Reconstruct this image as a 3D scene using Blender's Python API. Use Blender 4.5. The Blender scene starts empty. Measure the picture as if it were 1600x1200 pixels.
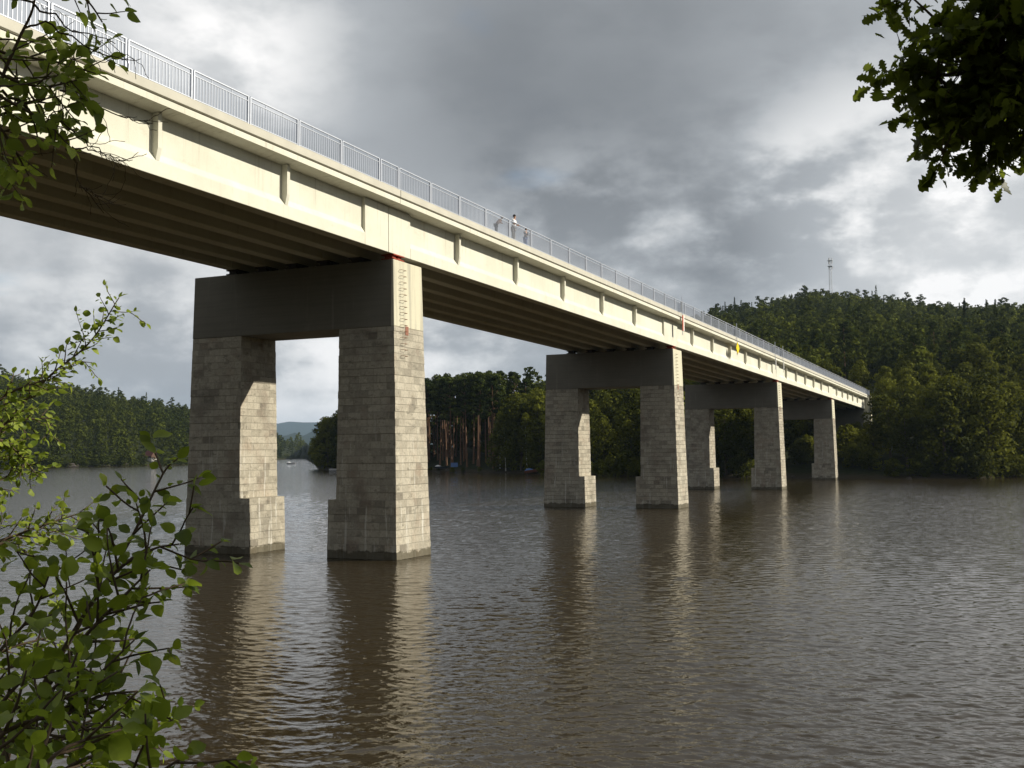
import bpy, bmesh, math, random
import numpy as np
from mathutils import Vector, Matrix, Euler
R = math.radians
random.seed(7)
rng = np.random.default_rng(11)
C = bpy.context.scene
COL = C.collection

# ------------------------------------------------------------------ camera
CAM_Z = 4.843
YAW, PITCH, ROLL, FPX = 0.4339, 0.0649, -0.0083, 1658.0     # focal length in pixels of a 1600 px wide frame
fw = np.array([-math.sin(YAW)*math.cos(PITCH), math.cos(YAW)*math.cos(PITCH), math.sin(PITCH)])
rt = np.array([math.cos(YAW), math.sin(YAW), 0.0])
up = np.cross(rt, fw)
r2 = math.cos(ROLL)*rt + math.sin(ROLL)*up
u2 = -math.sin(ROLL)*rt + math.cos(ROLL)*up
cd = bpy.data.cameras.new('camera')
cam = bpy.data.objects.new('camera', cd)
COL.objects.link(cam)
cd.sensor_width = 36.0
cd.lens = FPX/1600*36.0
cd.clip_start = 0.05
cd.clip_end = 20000
M = Matrix(((r2[0], u2[0], -fw[0], 0), (r2[1], u2[1], -fw[1], 0), (r2[2], u2[2], -fw[2], CAM_Z), (0, 0, 0, 1)))
cam.matrix_world = M
C.camera = cam

def ray(u, v):
    d = fw + r2*(u-800)/FPX - u2*(v-600)/FPX
    return d/np.linalg.norm(d)
def at(u, v, dist):                      # world point seen at photo pixel (u,v), dist metres away
    return ray(u, v)*dist + np.array([0, 0, CAM_Z])

# ------------------------------------------------------------------ sun
SUN_AZ, SUN_EL = R(27), R(30)          # azimuth from +X towards +Y
sv = Vector((math.cos(SUN_EL)*math.cos(SUN_AZ), math.cos(SUN_EL)*math.sin(SUN_AZ), math.sin(SUN_EL)))
sl = bpy.data.lights.new('sun', 'SUN')
sl.energy = 5.0
sl.angle = R(0.6)
sl.color = (1.0, 0.93, 0.78)
so = bpy.data.objects.new('sun', sl)
COL.objects.link(so)
so.rotation_euler = sv.to_track_quat('Z', 'Y').to_euler()
so.location = (60, 30, 80)

# ------------------------------------------------------------------ node helper
class NT:
    def __init__(s, nt):
        s.nt = nt; s.n = nt.nodes; s.l = nt.links
    def new(s, t, **k):
        n = s.n.new(t)
        for a, b in k.items():
            setattr(n, a, b)
        return n
    def link(s, a, b): s.l.new(a, b)
    def val(s, sock, v):
        if isinstance(v, (int, float)): sock.default_value = v
        elif isinstance(v, (tuple, list)):
            if len(v) == 3 and sock.type == 'RGBA': v = tuple(v)+(1,)
            sock.default_value = v
        else: s.l.new(v, sock)
    def math(s, op, a, b=None, c=None, clamp=False):
        n = s.new('ShaderNodeMath', operation=op, use_clamp=clamp)
        s.val(n.inputs[0], a)
        if b is not None: s.val(n.inputs[1], b)
        if c is not None: s.val(n.inputs[2], c)
        return n.outputs[0]
    def vmath(s, op, a, b=None, out=0):
        n = s.new('ShaderNodeVectorMath', operation=op)
        s.val(n.inputs[0], a)
        if b is not None: s.val(n.inputs[1], b)
        return n.outputs[out]
    def mix(s, f, a, b, mode='MIX'):
        n = s.new('ShaderNodeMix', data_type='RGBA', blend_type=mode)
        s.val(n.inputs[0], f); s.val(n.inputs[6], a); s.val(n.inputs[7], b)
        return n.outputs[2]
    def noise(s, vec, scale, detail=4, rough=0.5, dist=0.0, out='Fac'):
        n = s.new('ShaderNodeTexNoise')
        if vec is not None: s.link(vec, n.inputs['Vector'])
        s.val(n.inputs['Scale'], scale); n.inputs['Detail'].default_value = detail
        n.inputs['Roughness'].default_value = rough; n.inputs['Distortion'].default_value = dist
        return n.outputs[out]
    def ramp(s, f, stops, interp='LINEAR'):
        n = s.new('ShaderNodeValToRGB'); r = n.color_ramp; r.interpolation = interp
        while len(r.elements) > 1: r.elements.remove(r.elements[-1])
        r.elements[0].position = stops[0][0]; r.elements[0].color = col4(stops[0][1])
        for p, c in stops[1:]:
            e = r.elements.new(p); e.color = col4(c)
        s.link(f, n.inputs[0])
        return n.outputs[0]
    def mapping(s, vec, scale=(1, 1, 1), loc=(0, 0, 0), rot=(0, 0, 0)):
        n = s.new('ShaderNodeMapping')
        s.link(vec, n.inputs[0]); n.inputs['Scale'].default_value = scale
        n.inputs['Location'].default_value = loc; n.inputs['Rotation'].default_value = rot
        return n.outputs[0]
    def smooth(s, v, a, b):
        n = s.new('ShaderNodeMapRange', interpolation_type='SMOOTHSTEP')
        s.val(n.inputs[0], v); s.val(n.inputs[1], a); s.val(n.inputs[2], b)
        return n.outputs[0]
def col4(c):
    if isinstance(c, (int, float)): return (c, c, c, 1)
    return tuple(c)+(1,) if len(c) == 3 else c

# ------------------------------------------------------------------ world: nishita sky behind broken cloud
W = bpy.data.worlds.new('World'); C.world = W; W.use_nodes = True
w = NT(W.node_tree); w.n.clear()
SKY_K = 0.10
sky = w.new('ShaderNodeTexSky', sky_type='NISHITA')
sky.sun_disc = False; sky.sun_elevation = SUN_EL; sky.sun_rotation = math.pi/2 - SUN_AZ
gen = w.new('ShaderNodeTexCoord').outputs['Generated']
sep = w.new('ShaderNodeSeparateXYZ'); w.link(gen, sep.inputs[0])
zc = w.math('MAXIMUM', sep.outputs[2], 0.0)
den = w.math('ADD', zc, 0.16)
comb = w.new('ShaderNodeCombineXYZ')
w.link(w.math('DIVIDE', sep.outputs[0], den), comb.inputs[0])
w.link(w.math('DIVIDE', sep.outputs[1], den), comb.inputs[1])
P2 = comb.outputs[0]
big = w.noise(P2, 0.8, 5, 0.5)
med = w.noise(w.mapping(gen, (1, 1, 2.0)), 1.6, 6, 0.5)
puff = w.noise(w.mapping(gen, (1, 1, 1.9), (3.1, 0.4, 1.7)), 5.0, 9, 0.54)
edge = w.noise(w.mapping(gen, (1, 1, 1.8), (0.7, 2.2, 0.3)), 9.0, 10, 0.56)
lum = w.math('MULTIPLY_ADD', w.math('SUBTRACT', big, 0.5), 0.16, 0.465)
lum = w.math('MULTIPLY_ADD', w.math('SUBTRACT', med, 0.5), 0.16, lum)
lum = w.math('MULTIPLY_ADD', w.math('SUBTRACT', w.smooth(puff, 0.36, 0.66), 0.5), 0.07, lum)
lum = w.math('MULTIPLY_ADD', w.math('SUBTRACT', edge, 0.5), 0.06, lum)
lum = w.math('MULTIPLY_ADD', w.smooth(w.math('MULTIPLY', sep.outputs[1], -1.0), -0.1, 0.6), -0.07, lum)  # unseen sky behind the viewpoint dimmed to darken the shaded pier faces
# banks of darker and brighter cloud, in world directions
for (u, v, sig, amp) in [
(900, 190, 9, -0.23), (1180, 240, 7, -0.20), (640, 250, 7, -0.08), (560, 60, 8, 0.07), (760, 120, 5, -0.05),
        (1320, 385, 5.0, 0.26), (945, 345, 2.4, 0.16), (1030, 380, 2.6, 0.08), (860, 335, 2.2, 0.12), (1190, 345, 2.6, 0.12), (1270, 345, 2.6, 0.14), (1150, 400, 6.5, 0.07), (1450, 390, 7, 0.12), (1560, 380, 4.5, 0.30), (1440, 340, 3, 0.15),
        (350, 95, 3.2, 0.30), (250, 20, 7, 0.16), (1300, 20, 8, 0.05), (80, 470, 8, -0.05), (60, 560, 3.5, 0.22),
        (230, 500, 3, 0.12), (470, 590, 5, 0.26), (730, 560, 5, 0.24), (1130, 420, 2.2, -0.14), (480, 400, 7, -0.02)]:
    d = ray(u, v)
    dp = w.vmath('DOT_PRODUCT', w.vmath('NORMALIZE', gen), (float(d[0]), float(d[1]), float(d[2])), out=1)
    k = 1.0/(2*(R(sig))**2)
    g = w.math('EXPONENT', w.math('MULTIPLY', w.math('SUBTRACT', dp, 1.0), 2*k))
    if amp > 0 and sig < 6:
        g = w.math('MULTIPLY', g, w.math('MULTIPLY_ADD', w.smooth(w.math('MULTIPLY_ADD', edge, 0.5, w.math('MULTIPLY', puff, 0.5)), 0.42, 0.60), 1.7, 0.15))
    lum = w.math('MULTIPLY_ADD', g, amp, lum)
cloud = w.ramp(lum, [(0.0, (0.12, 0.13, 0.15)), (0.2, (0.185, 0.197, 0.210)), (0.45, (0.345, 0.362, 0.380)),
                     (0.65, (0.56, 0.57, 0.575)), (1.0, (0.84, 0.83, 0.82))])
cl = w.vmath('SCALE', cloud); cl.node.inputs['Scale'].default_value = 1.0/SKY_K
blue_hole = w.math('MULTIPLY', w.smooth(w.noise(P2, 1.7, 5, 0.5), 0.62, 0.78), 0.6)
mixc = w.mix(blue_hole, cl, sky.outputs[0])
below = w.math('LESS_THAN', sep.outputs[2], -0.02)
mixc = w.mix(below, mixc, (0.35, 0.33, 0.28, 1))
bg = w.new('ShaderNodeBackground'); w.link(mixc, bg.inputs[0]); bg.inputs[1].default_value = SKY_K
w.link(bg.outputs[0], w.new('ShaderNodeOutputWorld').inputs[0])

C.render.engine = 'CYCLES'
C.view_settings.view_transform = 'Standard'
C.view_settings.look = 'None'
C.view_settings.exposure = 0.32
C.view_settings.gamma = 1.0
HAZE = 0.000055
C.cycles.volume_bounces = 0
C.cycles.max_bounces = 6
C.cycles.diffuse_bounces = 3
C.cycles.transmission_bounces = 3
C.cycles.caustics_reflective = False
C.cycles.caustics_refractive = False

# ------------------------------------------------------------------ materials
MATS = {}
def new_mat(name):
    m = bpy.data.materials.new(name); m.use_nodes = True
    t = NT(m.node_tree); t.n.clear()
    out = t.new('ShaderNodeOutputMaterial')
    MATS[name] = m
    return m, t, out
def principled(t, out, color, rough=0.8, metal=0.0, normal=None, spec=0.3):
    b = t.new('ShaderNodeBsdfPrincipled')
    t.val(b.inputs['Base Color'], color); t.val(b.inputs['Roughness'], rough); t.val(b.inputs['Metallic'], metal)
    b.inputs['Specular IOR Level'].default_value = spec
    if normal is not None: t.link(normal, b.inputs['Normal'])
    t.link(b.outputs[0], out.inputs[0])
    return b
def bump(t, h, dist, strength=1.0):
    b = t.new('ShaderNodeBump'); t.link(h, b.inputs['Height'])
    b.inputs['Distance'].default_value = dist; b.inputs['Strength'].default_value = strength
    return b.outputs[0]
def pos(t): return t.new('ShaderNodeNewGeometry').outputs['Position']

def mat_plain(name, c, rough=0.6, metal=0.0, var=0.15, scale=6.0):
    m, t, o = new_mat(name)
    n = t.noise(pos(t), scale, 4)
    c1 = tuple(x*(1-var) for x in c); c2 = tuple(min(1, x*(1+var)) for x in c)
    principled(t, o, t.mix(n, c1, c2), rough, metal, bump(t, n, 0.004))
    return m

# painted pale concrete of the superstructure
m, t, o = new_mat('pale_concrete')
P = pos(t)
st = t.noise(t.mapping(P, (1, 1.6, 0.12)), 2.2, 5, 0.6)
sm_ = t.noise(P, 0.35, 4, 0.6)
fine = t.noise(P, 14, 5, 0.6)
c = t.mix(t.smooth(sm_, 0.35, 0.7), (0.62, 0.605, 0.51), (0.70, 0.69, 0.595))
c = t.mix(t.math('MULTIPLY', t.smooth(st, 0.56, 0.78), 0.30), c, (0.36, 0.33, 0.25))
c = t.mix(t.math('MULTIPLY', t.smooth(fine, 0.5, 0.8), 0.22), c, (0.40, 0.37, 0.28))
sxp = t.new('ShaderNodeSeparateXYZ'); t.link(P, sxp.inputs[0])
drip = t.noise(t.mapping(P, (1, 3.2, 0.05)), 1.0, 6, 0.7)
zz = t.smooth(sxp.outputs[2], 14.6, 16.3)
c = t.mix(t.math('MULTIPLY', t.math('MULTIPLY', t.smooth(drip, 0.55, 0.68), 0.40), zz), c, (0.30, 0.27, 0.20))
lowst = t.noise(t.mapping(P, (1, 0.9, 1.5), (7, 3, 2)), 1.4, 6, 0.7)
c = t.mix(t.math('MULTIPLY', t.smooth(lowst, 0.58, 0.75), 0.30), c, (0.42, 0.38, 0.30))
principled(t, o, c, 0.85, 0, bump(t, t.noise(P, 30, 4), 0.004), 0.2)
# raw grey concrete of the cap beams
m, t, o = new_mat('raw_concrete')
P = pos(t)
sx = t.new('ShaderNodeSeparateXYZ'); t.link(P, sx.inputs[0])
band = t.noise(t.mapping(P, (0.25, 0.25, 9)), 1.0, 3, 0.6)
big_ = t.noise(P, 0.6, 5, 0.6)
strk = t.noise(t.mapping(P, (3.5, 3.5, 0.18)), 1.0, 5, 0.65)
c = t.mix(big_, (0.16, 0.15, 0.125), (0.25, 0.235, 0.20))
c = t.mix(t.math('MULTIPLY', t.smooth(band, 0.45, 0.6), 0.18), c, (0.12, 0.115, 0.10))
c = t.mix(t.math('MULTIPLY', t.smooth(strk, 0.58, 0.75), 0.25), c, (0.42, 0.41, 0.35))
end_mask = t.smooth(sx.outputs[0], -25.70, -25.66)          # paler colour on the outer ends
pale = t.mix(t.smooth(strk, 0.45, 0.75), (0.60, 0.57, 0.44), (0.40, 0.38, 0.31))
c = t.mix(end_mask, c, pale)
principled(t, o, c, 0.9, 0, bump(t, band, 0.006), 0.15)
# outer end of the cap: paler colour, mixed in above
# granite blocks
def stone(name, light=1.0):
    m, t, o = new_mat(name)
    uv = t.new('ShaderNodeUVMap').outputs[0]
    P = pos(t)
    sx = t.new('ShaderNodeSeparateXYZ'); t.link(P, sx.inputs[0]); z = sx.outputs[2]
    wob = t.noise(P, 1.3, 3, 0.5, out='Color')
    uvw = t.vmath('ADD', uv, t.vmath('SCALE', t.vmath('SUBTRACT', wob, (0.5, 0.5, 0.5))))
    uvw.node.inputs[0].links[0].from_node if False else None
    def brick(width, bias, c1, c2, sq=1.0, mort=0.012):
        b = t.new('ShaderNodeTexBrick')
        t.link(uv, b.inputs['Vector'])
        b.inputs['Scale'].default_value = 1.0
        b.inputs['Brick Width'].default_value = width
        b.inputs['Row Height'].default_value = 0.34
        b.inputs['Mortar Size'].default_value = mort
        b.inputs['Mortar Smooth'].default_value = 0.15
        b.inputs['Bias'].default_value = bias
        b.inputs['Color1'].default_value = col4(c1); b.inputs['Color2'].default_value = col4(c2)
        b.inputs['Mortar'].default_value = (0, 0, 0, 1)
        b.offset = 0.43; b.offset_frequency = 2; b.squash = sq; b.squash_frequency = 3
        return b
    b = brick(0.70, 0.0, (0, 0, 0), (1, 1, 1), 0.72)
    tone = b.outputs['Color']; mortar = b.outputs['Fac']
    hue = t.noise(P, 0.9, 3, 0.5)
    c = t.ramp(tone, [(0.0, (0.235, 0.21, 0.17)), (0.12, (0.34, 0.31, 0.25)), (0.55, (0.43, 0.39, 0.315)), (1.0, (0.475, 0.435, 0.355))])
    c = t.mix(t.math('MULTIPLY', t.smooth(hue, 0.5, 0.75), 0.45), c, (0.36, 0.26, 0.19))
    f2 = t.noise(P, 9, 6, 0.7)
    c = t.mix(t.math('MULTIPLY', t.smooth(f2, 0.45, 0.72), 0.5), c, (0.15, 0.14, 0.11))
    f3 = t.noise(P, 3.0, 5, 0.65)
    c = t.mix(t.math('MULTIPLY', t.smooth(f3, 0.52, 0.70), 0.45), c, (0.62, 0.57, 0.45))
    f4 = t.noise(t.mapping(P, (1, 1, 2.2), (5, 3, 1)), 1.6, 5, 0.7)
    c = t.mix(t.math('MULTIPLY', t.smooth(f4, 0.55, 0.68), 0.55), c, (0.11, 0.10, 0.08))
    grime = t.noise(P, 0.45, 5, 0.62)
    c = t.mix(t.math('MULTIPLY', t.smooth(grime, 0.5, 0.72), 0.45), c, (0.13, 0.125, 0.11))
    # pale lime runs, denser near the water
    run = t.noise(t.mapping(P, (4.5, 4.5, 0.35)), 1.0, 5, 0.6, 0.2)
    zf = t.math('SUBTRACT', 1.0, t.smooth(z, 2.0, 8.5))
    f = t.math('MULTIPLY', t.smooth(run, 0.57, 0.66), t.math('MULTIPLY', zf, 0.75))
    c = t.mix(f, c, (0.62, 0.60, 0.54))
    c = t.mix(t.math('MULTIPLY', mortar, 0.55), c, (0.44, 0.41, 0.33))
    # wet, algae dark foot at the water line
    wn = t.math('MULTIPLY_ADD', t.noise(P, 1.5, 5, 0.7), 0.75, -0.08)
    wet = t.math('SUBTRACT', 1.0, t.smooth(t.math('SUBTRACT', z, wn), 0.0, 0.10))
    c = t.mix(t.math('MULTIPLY', wet, 0.8), c, (0.075, 0.065, 0.04))
    h = t.math('MULTIPLY_ADD', mortar, -1.0, t.math('MULTIPLY_ADD', f2, 0.5, t.math('MULTIPLY', t.noise(P, 3.5, 4), 0.8)))
    principled(t, o, c, 0.9, 0, bump(t, h, 0.035), 0.2)
    return m
stone('granite_blocks')
mat_plain('kerb_concrete', (0.52, 0.50, 0.43), 0.85, 0, 0.18, 1.2)
mat_plain('red_lead_steel', (0.30, 0.05, 0.02), 0.55, 0, 0.3)
mat_plain('galvanised_steel', (0.52, 0.55, 0.62), 0.45, 0.35, 0.08)
mat_plain('rusty_iron', (0.20, 0.10, 0.05), 0.7, 0.3, 0.3)
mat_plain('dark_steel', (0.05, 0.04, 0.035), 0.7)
mat_plain('red_patch_paint', (0.27, 0.12, 0.08), 0.7, 0, 0.3, 9)
mat_plain('asphalt', (0.05, 0.05, 0.052), 0.9)
mat_plain('yellow_paint', (0.82, 0.62, 0.01), 0.45, 0, 0.05)
mat_plain('sign_red', (0.50, 0.09, 0.04), 0.5, 0, 0.05)
mat_plain('sign_white', (0.80, 0.79, 0.76), 0.5, 0, 0.05)
mat_plain('sign_back_grey', (0.22, 0.24, 0.27), 0.5, 0.3, 0.05)
mat_plain('bark_dark', (0.075, 0.06, 0.045), 0.95, 0, 0.4, 12)
mat_plain('twig_bark', (0.085, 0.06, 0.04), 0.9, 0, 0.3, 30)
mat_plain('pine_bark', (0.17, 0.095, 0.055), 0.9, 0, 0.35, 5)
mat_plain('birch_bark', (0.62, 0.60, 0.55), 0.8, 0, 0.25, 3)
mat_plain('skin', (0.55, 0.32, 0.22), 0.6)
mat_plain('hair', (0.03, 0.02, 0.015), 0.7)
mat_plain('cloth_white', (0.72, 0.72, 0.74), 0.9)
mat_plain('cloth_blue', (0.10, 0.16, 0.36), 0.9)
mat_plain('cloth_brown', (0.24, 0.12, 0.08), 0.9)
mat_plain('cloth_grey', (0.30, 0.29, 0.28), 0.9)
mat_plain('cloth_dark', (0.04, 0.045, 0.06), 0.9)
mat_plain('white_wall', (0.5, 0.48, 0.45), 0.8)
mat_plain('dark_red_roof', (0.14, 0.05, 0.04), 0.8)
mat_plain('brown_boards', (0.10, 0.06, 0.04), 0.8)
mat_plain('window_glass', (0.03, 0.035, 0.04), 0.1)
mat_plain('boat_wood', (0.24, 0.10, 0.06), 0.6, 0, 0.3)
mat_plain('boat_white', (0.75, 0.75, 0.75), 0.4)
mat_plain('blue_cover', (0.09, 0.16, 0.34), 0.7)
mat_plain('black_rubber', (0.02, 0.02, 0.02), 0.8)
mat_plain('car_dark', (0.05, 0.06, 0.07), 0.3)
mat_plain('granite_rock', (0.075, 0.064, 0.054), 0.95, 0, 0.5, 1.5)
mat_plain('mast_steel', (0.35, 0.37, 0.40), 0.5, 0.4)

# forest floor, banks
m, t, o = new_mat('forest_floor')
P = pos(t)
sx = t.new('ShaderNodeSeparateXYZ'); t.link(P, sx.inputs[0])
n1 = t.noise(P, 0.08, 6, 0.6); n2 = t.noise(P, 0.9, 5, 0.6)
g = t.mix(n1, (0.010, 0.015, 0.005), (0.026, 0.032, 0.010))
g = t.mix(t.math('MULTIPLY', t.smooth(n2, 0.5, 0.7), 0.5), g, (0.035, 0.028, 0.016))
shore = t.math('SUBTRACT', 1.0, t.smooth(t.math('MULTIPLY_ADD', n2, -1.2, sx.outputs[2]), -0.2, 0.35))
g = t.mix(t.math('MULTIPLY', shore, 0.7), g, (0.045, 0.034, 0.022))
principled(t, o, g, 0.95, 0, bump(t, n2, 0.3), 0.1)
m, t, o = new_mat('grassy_bank')
P = pos(t)
n2 = t.noise(P, 3.0, 6, 0.6)
principled(t, o, t.mix(n2, (0.035, 0.05, 0.015), (0.08, 0.07, 0.04)), 0.95, 0, bump(t, n2, 0.05), 0.1)
m, t, o = new_mat('far_hill_green')
P = pos(t)
n2 = t.noise(P, 0.06, 8, 0.7)
principled(t, o, t.mix(n2, (0.012, 0.022, 0.010), (0.04, 0.055, 0.022)), 0.95, 0, bump(t, n2, 25.0), 0.0)

# foliage
def foliage(name, dark, light, trans=0.3, attr=True, rough=0.55, spec=0.25):
    m, t, o = new_mat(name)
    a = t.new('ShaderNodeAttribute', attribute_name='tint').outputs['Fac']
    oi = t.new('ShaderNodeObjectInfo').outputs['Random']
    f = t.math('MULTIPLY_ADD', t.math('SUBTRACT', oi, 0.62), 0.8 if 'foliage' in name else 0.2, a, clamp=True)
    c = t.mix(f, dark, light)
    if 'leaf' in name:                   # blotches of age and insect damage within a leaf
        sp = t.noise(pos(t), 38, 4, 0.6)
        c = t.mix(t.math('MULTIPLY', t.smooth(sp, 0.50, 0.68), 0.45), c, tuple(x*0.45 for x in light))
        c = t.mix(t.math('MULTIPLY', t.smooth(t.noise(pos(t), 11, 3), 0.60, 0.75), 0.5), c, (light[0]*1.3, light[1]*1.05, light[2]))
    b = t.new('ShaderNodeBsdfPrincipled')
    t.link(c, b.inputs['Base Color']); b.inputs['Roughness'].default_value = rough
    b.inputs['Specular IOR Level'].default_value = spec
    tr = t.new('ShaderNodeBsdfTranslucent')
    t.link(t.mix(0.5, c, tuple(min(1, x*1.5) for x in light)), tr.inputs[0])
    mx = t.new('ShaderNodeMixShader'); mx.inputs[0].default_value = trans
    t.link(b.outputs[0], mx.inputs[1]); t.link(tr.outputs[0], mx.inputs[2]); t.link(mx.outputs[0], o.inputs[0])
    return m
foliage('broadleaf_foliage', (0.016, 0.024, 0.004), (0.175, 0.185, 0.020), 0.22, rough=0.8, spec=0.05)
foliage('pine_foliage', (0.018, 0.028, 0.007), (0.080, 0.098, 0.020), 0.12, rough=0.9, spec=0.03)
foliage('spruce_foliage', (0.014, 0.024, 0.008), (0.055, 0.070, 0.018), 0.08, rough=0.9, spec=0.03)
foliage('shrub_leaf', (0.050, 0.085, 0.008), (0.25, 0.32, 0.028), 0.48, rough=0.42, spec=0.3)
foliage('bright_leaf', (0.08, 0.13, 0.014), (0.28, 0.34, 0.045), 0.42, rough=0.5, spec=0.25)
foliage('oak_leaf', (0.035, 0.05, 0.006), (0.16, 0.20, 0.018), 0.5, rough=0.5)
foliage('far_forest', (0.020, 0.031, 0.006), (0.135, 0.150, 0.020), 0.14, rough=0.9, spec=0.02)

# water: turbid brown reservoir with wind ripples
m, t, o = new_mat('reservoir_water')
P = pos(t)
a1 = t.noise(t.mapping(P, (1.0, 1.5, 1), rot=(0, 0, R(-25))), 3.2, 4, 0.55, 0.3)
a2 = t.noise(t.mapping(P, (1.0, 1.8, 1), rot=(0, 0, R(-30))), 0.9, 4, 0.55, 0.3)
dist = t.vmath('LENGTH', P, out=1)
farf = t.smooth(dist, 22, 90)
h = t.math('MULTIPLY', a1, t.math('MULTIPLY_ADD', farf, 0.010, 0.016))
h = t.math('MULTIPLY_ADD', a2, t.math('MULTIPLY', farf, 0.11), h)
b = principled(t, o, (0.030, 0.022, 0.011), 0.035, 0, bump(t, h, 1.0), 0.5)
b.inputs['IOR'].default_value = 1.33

# ------------------------------------------------------------------ object helpers
def tag(o, label=None, cat=None, group=None, kind=None):
    if label: o['label'] = label
    if cat: o['category'] = cat
    if group: o['group'] = group
    if kind: o['kind'] = kind
    return o
def empty(name, loc=(0, 0, 0), rz=0, parent=None):
    o = bpy.data.objects.new(name, None); COL.objects.link(o)
    o.location = loc; o.rotation_euler = (0, 0, rz); o.empty_display_size = 0.2
    if parent: o.parent = parent
    return o
def origin_of(p):
    v = Vector((0, 0, 0))
    while p is not None:
        v += p.location; p = p.parent
    return v
class MB:
    """collects boxes, bars, tubes; build() links them as one mesh object"""
    def __init__(s): s.v = []; s.f = []; s.mi = []; s.uv = False
    def add(s, vs, fs, mi=0):
        k = len(s.v); s.v += [tuple(map(float, p)) for p in vs]
        s.f += [tuple(i+k for i in f) for f in fs]; s.mi += [mi]*len(fs); return s
    def box(s, x0, x1, y0, y1, z0, z1, mi=0):
        return s.hexa([(x0, y0, z0), (x1, y0, z0), (x1, y1, z0), (x0, y1, z0), (x0, y0, z1), (x1, y0, z1), (x1, y1, z1), (x0, y1, z1)], mi)
    def hexa(s, p, mi=0):
        return s.add(p, [(3, 2, 1, 0), (4, 5, 6, 7), (0, 1, 5, 4), (1, 2, 6, 5), (2, 3, 7, 6), (3, 0, 4, 7)], mi)
    def tube(s, pts, rads, n=6, mi=0, cap=True):
        pts = [Vector(p) for p in pts]
        if isinstance(rads, (int, float)): rads = [rads]*len(pts)
        rings = []; prev = None
        for i, p in enumerate(pts):
            d = (pts[min(i+1, len(pts)-1)]-pts[max(i-1, 0)])
            d = d.normalized() if d.length > 1e-9 else Vector((0, 0, 1))
            a = prev if prev is not None else (Vector((0, 0, 1)) if abs(d.z) < 0.9 else Vector((1, 0, 0)))
            a = (a-d*a.dot(d)); a = a.normalized() if a.length > 1e-6 else d.orthogonal().normalized()
            prev = a; b = d.cross(a)
            rings.append([p+(a*math.cos(2*math.pi*k/n)+b*math.sin(2*math.pi*k/n))*rads[i] for k in range(n)])
        vs = [q for r in rings for q in r]; fs = []
        for i in range(len(rings)-1):
            for k in range(n):
                k2 = (k+1) % n
                fs.append((i*n+k, i*n+k2, (i+1)*n+k2, (i+1)*n+k))
        if cap:
            fs.append(tuple(range(n))[::-1]); fs.append(tuple((len(rings)-1)*n+k for k in range(n)))
        return s.add(vs, fs, mi)
    def extr(s, prof, y0, y1, zf=None, mi=0, ends=True):      # profile (x,z) swept along y, z shifted by zf(y)
        zf = zf or (lambda y: 0); n = len(prof)
        vs = [(x, y0, z+zf(y0)) for x, z in prof]+[(x, y1, z+zf(y1)) for x, z in prof]
        fs = [(i, (i+1) % n, n+(i+1) % n, n+i) for i in range(n)]
        if ends: fs += [tuple(range(n))[::-1], tuple(range(n, 2*n))]
        return s.add(vs, fs, mi)
    def build(s, name, mats, parent=None, smooth=False, uv=False, bevel=0.0):
        og = origin_of(parent)
        me = bpy.data.meshes.new(name)
        me.from_pydata([(x-og.x, y-og.y, z-og.z) for x, y, z in s.v], [], s.f)
        for mm in ([mats] if isinstance(mats, str) else mats): me.materials.append(MATS[mm])
        me.polygons.foreach_set('material_index', s.mi)
        bm = bmesh.new(); bm.from_mesh(me); bmesh.ops.recalc_face_normals(bm, faces=bm.faces)
        bm.to_mesh(me); bm.free()
        if uv:
            L = me.uv_layers.new(name='UVMap')
            for p in me.polygons:
                nx = abs(p.normal.x) > abs(p.normal.y)
                for li in p.loop_indices:
                    co = me.vertices[me.loops[li].vertex_index].co
                    L.data[li].uv = ((co.y+og.y+3.3) if nx else (co.x+og.x), co.z+og.z)
        if smooth: me.polygons.foreach_set('use_smooth', [True]*len(me.polygons))
        o = bpy.data.objects.new(name, me); COL.objects.link(o)
        if parent: o.parent = parent
        if bevel:
            b = o.modifiers.new('b', 'BEVEL'); b.width = bevel; b.segments = 2; b.limit_method = 'ANGLE'
        return o
def mesh_np(name, V, F, mat, tint=None):
    me = bpy.data.meshes.new(name)
    V = np.asarray(V, np.float32); F = np.asarray(F, np.int32); k = F.shape[1]
    me.vertices.add(len(V)); me.vertices.foreach_set('co', V.ravel())
    me.loops.add(F.size); me.loops.foreach_set('vertex_index', F.ravel())
    me.polygons.add(len(F)); me.polygons.foreach_set('loop_start', np.arange(0, F.size, k, dtype=np.int32))
    me.update(calc_edges=True)
    if tint is not None:
        a = me.attributes.new('tint', 'FLOAT', 'POINT'); a.data.foreach_set('value', np.asarray(tint, np.float32))
    me.materials.append(MATS[mat])
    return me
def obj_me(name, me, parent=None, loc=None):
    o = bpy.data.objects.new(name, me); COL.objects.link(o)
    if parent: o.parent = parent
    if loc is not None: o.location = loc
    return o
def copy_tree(o, parent=None):
    c = o.copy(); COL.objects.link(c); c.parent = parent
    for ch in list(o.children): copy_tree(ch, c)
    return c

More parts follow.
